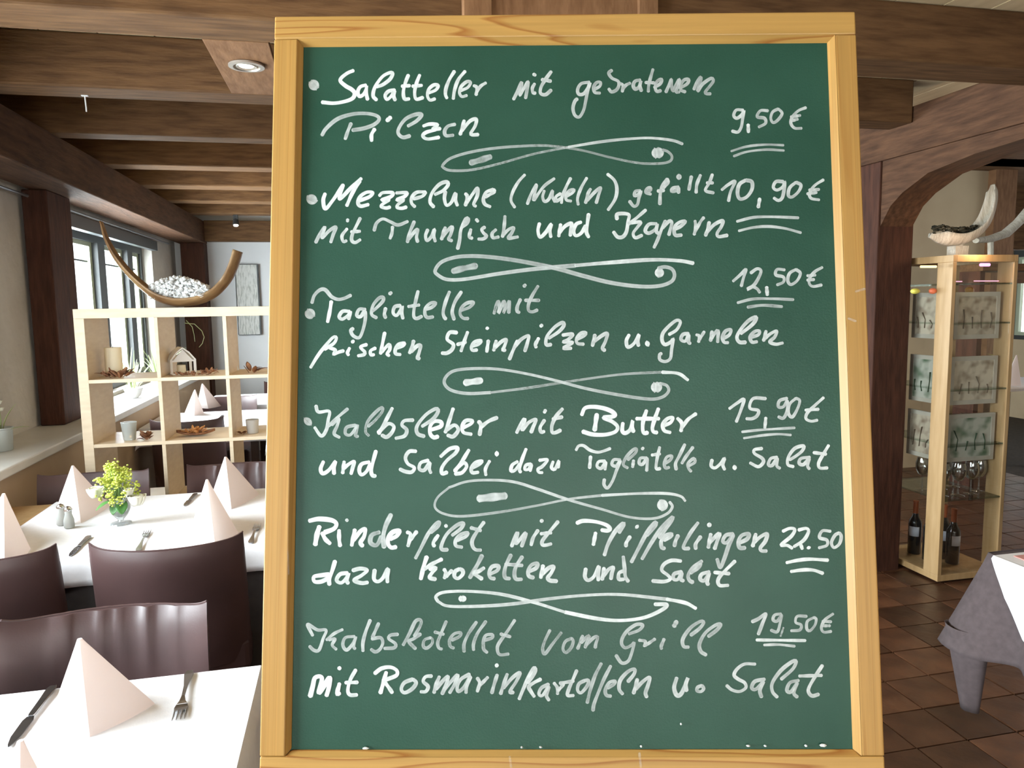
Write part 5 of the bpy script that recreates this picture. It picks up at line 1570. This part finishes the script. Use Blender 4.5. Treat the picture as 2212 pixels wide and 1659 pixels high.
def bottle(px, py, lab, grp='wine bottles at the bottom of the display case', lit=True, rot=0):
    q = PZ(px, py, .046)
    t = thing('wine_bottle', lab, 'bottle', q, rot, group=grp)
    obj('glass_body', MB().lathe([(.030, 0), (.034, .004), (.0345, .17), (.032, .19), (.018, .215), (.0135, .235)], n=26), M['bottle'], parent=t, smooth=True, angle=50)
    obj('capsule', MB().lathe([(.0142, .23), (.0142, .295), (.0155, .296), (.0155, .304), (.0142, .305)], n=20), M['capsule'], parent=t, smooth=True)
    a0, a1 = -2.5, -.9
    lb = MB().grid(lambda u, v: (.0350 * math.cos(a0 + (a1 - a0) * u), .0350 * math.sin(a0 + (a1 - a0) * u), .105 + .055 * v), 12, 1)
    obj('paper_label', lb, M['paper'], parent=t, smooth=True, solid=.0004)
bottle(2056, 1216, 'dark wine bottle right of the pale case board, label to the front')
bottle(2036, 1204, 'dark wine bottle half behind the pale case board, second from right')
bottle(2006, 1209, 'dark wine bottle just left of the pale case board')
bottle(1974, 1194, 'leftmost wine bottle in the display case', rot=R(-40))
def lump(loc, r, m, lab, cat, nm='fruit', sq=(1, 1, .9)):
    return tag(obj(nm, MB().blob((0, 0, r * sq[2]), r, 3, sq), M[m] if isinstance(m, str) else m, loc=loc, smooth=True), lab, cat)
lump(PY(1977, 628, 3.30) - Vector((0, 0, .017)), .018, mat('yellow_glow_sweet', (.75, .68, .12), .4), 'small yellow ornament in the upper left of the display case', 'ornament', 'ornament', (1.4, 1, .8))
lump(PY(2015, 628, 3.28) - Vector((0, 0, .017)), .017, mat('red_orange_ornament', (.75, .18, .08), .4), 'small red ornament left of the pale case board', 'ornament', 'ornament', (1.2, 1, .9))
lump(PY(2094, 627, 3.35) - Vector((0, 0, .02)), .022, mat('amber_ornament', (.62, .30, .06), .4), 'amber ornament ball in the upper part of the display case', 'ornament', 'ornament')
def strip(px0, px1, py, y, m, lab, th=.006):
    a, b = PY(px0, py, y), PY(px1, py, y)
    return tag(obj('light_tube', MB().tube([a, b], th, 10), m, smooth=True), lab, 'light')
strip(1989, 2022, 576, 3.22, glow('warm_light_tube', (1.0, .55, .2), 4), 'warm glowing light tube under the case top, left')
strip(2118, 2137, 572, 3.24, glow('pink_light_tube', (1.0, .35, .8), 3), 'pink glowing light tube under the case top, right', .008)
pk = glow('pink_line', (1.0, .45, .6), 1.6)
strip(2056, 2078, 608, 3.26, pk, 'thin pink light line by the case board', .0025)
strip(2104, 2165, 607, 3.26, pk, 'thin pink light line in the upper right of the case', .0025)
a = PY(2146, 727, 3.5)
tag(obj('purple_tumbler', MB().lathe([(.018, 0), (.021, .055), (.019, .055), (.015, .003)], n=20, cap=False), M['purple'], loc=(3.28, 3.5, 1.361 - .14 - .2 + .0), smooth=True), 'purple tumbler between the case pictures', 'cup')
for (x_, lab) in ((3.10, 'cream candle stub between the pictures of the case'), ):
    tag(obj('candle_stub', MB().lathe([(.02, 0), (.022, .004), (.022, .06), (.004, .058)], n=20), M['candle'], loc=(x_, 3.48, 1.021), smooth=True), lab, 'candle')

# white bark crescent with moss on top of the case
yb2 = 3.40
path = [PY(a_, b_, yb2) for a_, b_ in ((2006, 512), (2030, 526), (2060, 530), (2090, 523), (2118, 505), (2138, 478), (2150, 440), (2152, 412), (2146, 398))]
dz = path[2].z - .006 - CZ
path = [q for q in path]
b2, c2, q2 = boat('bark_crescent', 'whitewashed bark crescent holding dark moss on the display case', 'decoration', path,
    lambda f: .05 * min(1, f * 5 + .15) * (1 - f ** 3 * .75), lambda f: .095 * min(1, f * 6 + .35) * (1 - f * .45) * min(1, (1.02 - f) * 9), M['white_wood'], lip=.8)
obj('stand_foot', MB().box(-.05, .03, -.03, .03, CZ + .0005 - c2.z, -.004).box(-.012, .012, -.012, .012, CZ - c2.z + .01, .01), M['white_wood'], parent=b2)
mm = MB(); rn = random.Random(4)
for k_ in range(120):
    px = rn.uniform(2016, 2112); f = (px - 2016) / 96.
    q = PY(px, rn.uniform(490, 505) - 3 * math.sin(f * 9), yb2 + rn.uniform(-.02, .03)); mm.blob(q, rn.uniform(.006, .012), 1, (1.4, 1, .7), .4)
tag(obj('dark_moss', mm, M['moss']), 'dark moss filling the white bark crescent', 'moss', kind='stuff')

# second pale branch further back, seen right of the crescent
br = MB().tube([PY(a_, b_, 4.6) for a_, b_ in ((2108, 520), (2140, 516), (2172, 505), (2200, 480), (2225, 445))], [.03, .045, .05, .045, .03], 12, flat=.6)
br.tube([PY(2140, 516, 4.6), PY(2140, 560, 4.6)], .02, 8)
tag(obj('pale_branch', br, M['white_wood'], smooth=True), 'pale curved branch behind the bark crescent', 'decoration')
cbz = PY(2150, 572, 4.6).z
cabx0, cabx1 = PY(2085, 560, 4.6).x, PY(2330, 560, 4.6).x
sb_ = thing('sideboard', 'brown sideboard behind the display case', 'cabinet', ((cabx0 + cabx1) / 2, 4.6, 0))
hw = (cabx1 - cabx0) / 2
obj('sideboard_top', MB().box(-hw, hw, -.16, .16, cbz - .05, cbz), M['beam_x'], parent=sb_, bevel=.003)
for sx in (-1, .92):
    obj('upright', MB().box(sx * hw, sx * hw + .04, -.14, .14, 0, cbz - .051), M['beam_z'], parent=sb_)

# ---- round-draped table at the right edge
TX, TY = 1.855, 1.79
dt = thing('dining_table', 'table at the right picture edge under a mauve-grey cloth', 'table', (2.3, 1.3, 0))
obj('tabletop', MB().box(TX - 2.3, 2.85 - 2.3, .85 - 1.3, TY - 1.3, HT - .035, HT - .006), M['beech'], parent=dt)
for sx in (TX - 2.3 + .1, .45):
    for sy in (-.36, .38):
        obj('leg', MB().box(sx - .025, sx + .025, sy - .025, sy + .025, 0, HT - .036), M['leg'], parent=dt)
def gfn(u, v):
    # left side and far side of the cloth, with one deep fold hanging from the far left corner
    return None
mb = MB()
ring = []
def edge(s):          # outline of the table: s in [-1,0] along the left side towards the corner, [0,1] along the far side
    if s < 0: return Vector((TX, TY + s * .94, 0)), Vector((-1, 0, 0))
    return Vector((TX + s * .95, TY, 0)), Vector((0, 1, 0))
NS, NR = 150, 22
def cl(u, v):
    s = -1 + 2 * u
    p_, n_ = edge(s)
    a_ = max(-1, min(1, s / .06)); th = (1 - a_) / 2 * math.pi / 2
    n_ = Vector((-math.sin(th), math.cos(th), 0)) if abs(s) < .06 else n_
    corner = math.exp(-(s / .10) ** 2)
    L_ = .295 + .02 * math.sin(9 * s) * (1 - corner)
    t_ = v
    wave = .024 * math.sin(s * 26 + .9) + .012 * math.sin(s * 47)
    out = .008 + t_ * (.035 + wave * (1 - corner)) + corner * .085 * t_
    q = p_ + n_ * out
    return Vector((q.x, q.y, HT - .004 - L_ * t_ + .006 * (1 - min(1, t_ * 12))))
mb.grid(cl, NS, NR)
mb.box(TX - .004, 2.852, .846, TY + .004, HT - .005, HT - .001)
tag(obj('tablecloth', mb, M['taupe'], smooth=True, angle=60, solid=.0015), 'mauve-grey cloth hanging in folds at the right picture edge', 'tablecloth')
mb = MB()
mb.grid(lambda u, v: (TX - .045 + (.060 - .036 * v) * math.cos(6.283 * u) + .02 * v, TY + .02 + (.060 - .036 * v) * math.sin(6.283 * u) * (1 + .2 * math.sin(19 * u)), .50 - .27 * v), 32, 8)
tag(obj('table_skirt', mb, M['taupe'], smooth=True, solid=.0015), 'long fold of mauve-grey under-cloth hanging below the cloth corner at the right', 'tablecloth')
def wfn(u, v):
    s = -.90 + 1.0 * u                       # white overlay: left side only, longer towards the viewer
    y_ = TY + (-.85 * (1 - u)) - .02
    L_ = min(.20, .008 + 1.3 * .85 * (1 - u))
    return Vector((TX - .014 - .030 * v * min(1, L_ / .1) - .004 * math.sin(y_ * 40) * v, y_, HT + .001 - L_ * v))
mw = MB().grid(wfn, 60, 10); mw.box(TX - .014, 2.80, .90, TY - .02, HT - .0005, HT + .0015)
tag(obj('table_overlay', mw, M['cloth'], smooth=True, angle=60, solid=.0015), 'white overlay cloth on the mauve-grey table at the right edge', 'tablecloth')
tag(obj('place_mat', MB().box(TX + .03, TX + .5, TY - .30, TY - .045, HT + .003, HT + .006), mat('rose_place_mat', (.62, .30, .26), .8), bevel=.002), 'rose coloured place mat on the right-edge table', 'mat')

# ---- far room: table by the bright window
fy = 4.80
a = PY(2168, 838, fy); zt = a.z
ft = thing('side_table', 'small table with pale blue cloth in the far room at the right edge', 'table', (a.x + .5, fy + .3, 0))
obj('tabletop', MB().box(-.5, .5, -.3, .3, zt - .03, zt - .005), M['beech'], parent=ft)
for sx in (-.35, .35): obj('leg', MB().box(sx - .025, sx + .025, -.2, -.15, 0, zt - .031), M['leg'], parent=ft)
for sx in (-.35, .35): obj('leg', MB().box(sx - .025, sx + .025, .15, .2, 0, zt - .031), M['leg'], parent=ft)
tag(obj('tablecloth', drape(a.x, a.x + 1.0, fy, fy + .6, zt, .035, 'nsw', .002, 5), M['cloth'], smooth=True), 'pale blue-white cloth on the far room table', 'tablecloth')
q = Vector((a.x + .26, fy + .30, zt + .002))
t = thing('potted_plant', 'leafy yellow-green plant in a pot on the far room table', 'plant', q)
obj('pot', MB().lathe([(.04, 0), (.055, .08), (.05, .08), (.0, .07)], n=20, cap=False), M['zinc'], parent=t, smooth=True)
lf = MB(); rn = random.Random(8)
for k_ in range(70):
    an = rn.uniform(0, 6.28); m2 = leafm((rn.gauss(0, .02), rn.gauss(0, .02), .08 + rn.uniform(0, .12)), (math.cos(an), math.sin(an), rn.uniform(0, 1)), rn.uniform(.05, .11), .016, .4); lf.add(m2.v, m2.f)
obj('leaves', lf, M['umbel'], parent=t, kind='stuff', smooth=True)
fe = [Vector((a.x + .10, fy + .08, zt + .003)), Vector((a.x + .22, fy + .05, zt + .003)), Vector((a.x + .30, fy + .14, zt + .003)), Vector((a.x + .18, fy + .18, zt + .003))]
n_ = napkin('grey-white napkin on the far room table', (a.x + .22, fy + .11, zt + .20), fe); n_.location.z = zt + .002

# ---- garden outside the rear bay
for k_, (x_, y_, h_, lab) in enumerate(((-4.6, 10.5, 1.9, 'green garden shrub outside the rear bay window'), (-6.5, 9.0, 2.6, 'taller pale shrub outside, farther from the rear bay window'))):
    t = thing('garden_shrub', lab, 'shrub', (x_, y_, -.5))
    obj('trunk', MB().tube([(0, 0, 0), (.05, 0, h_ * .5)], [.05, .03], 8), M['leg'], parent=t)
    lf = MB(); rn = random.Random(20 + k_)
    for i_ in range(900):
        v_ = Vector((rn.gauss(0, 1), rn.gauss(0, 1), rn.gauss(0, 1))).normalized() * rn.uniform(.5, 1) ** .5
        c_ = Vector((v_.x * .7, v_.y * .7, h_ * .62 + v_.z * h_ * .42)); d_ = Vector((rn.gauss(0, 1), rn.gauss(0, 1), rn.gauss(0, .6)))
        m2 = leafm(c_, d_, .09, .03, .2); 
        lf.add([m2.v[0], m2.v[4 * 5], m2.v[8 * 5 + 2], m2.v[4 * 5 + 4]], [(0, 1, 2, 3)])
    obj('foliage', lf, M['hedge'], parent=t, kind='stuff')

pl = bpy.data.lights.new('case_tube_light', 'POINT'); pl.energy = 2.2; pl.color = (1.0, .66, .4); pl.shadow_soft_size = .03
po = bpy.data.objects.new('case_tube_light', pl); po.location = (3.08, 3.12, 1.74); C.objects.link(po)
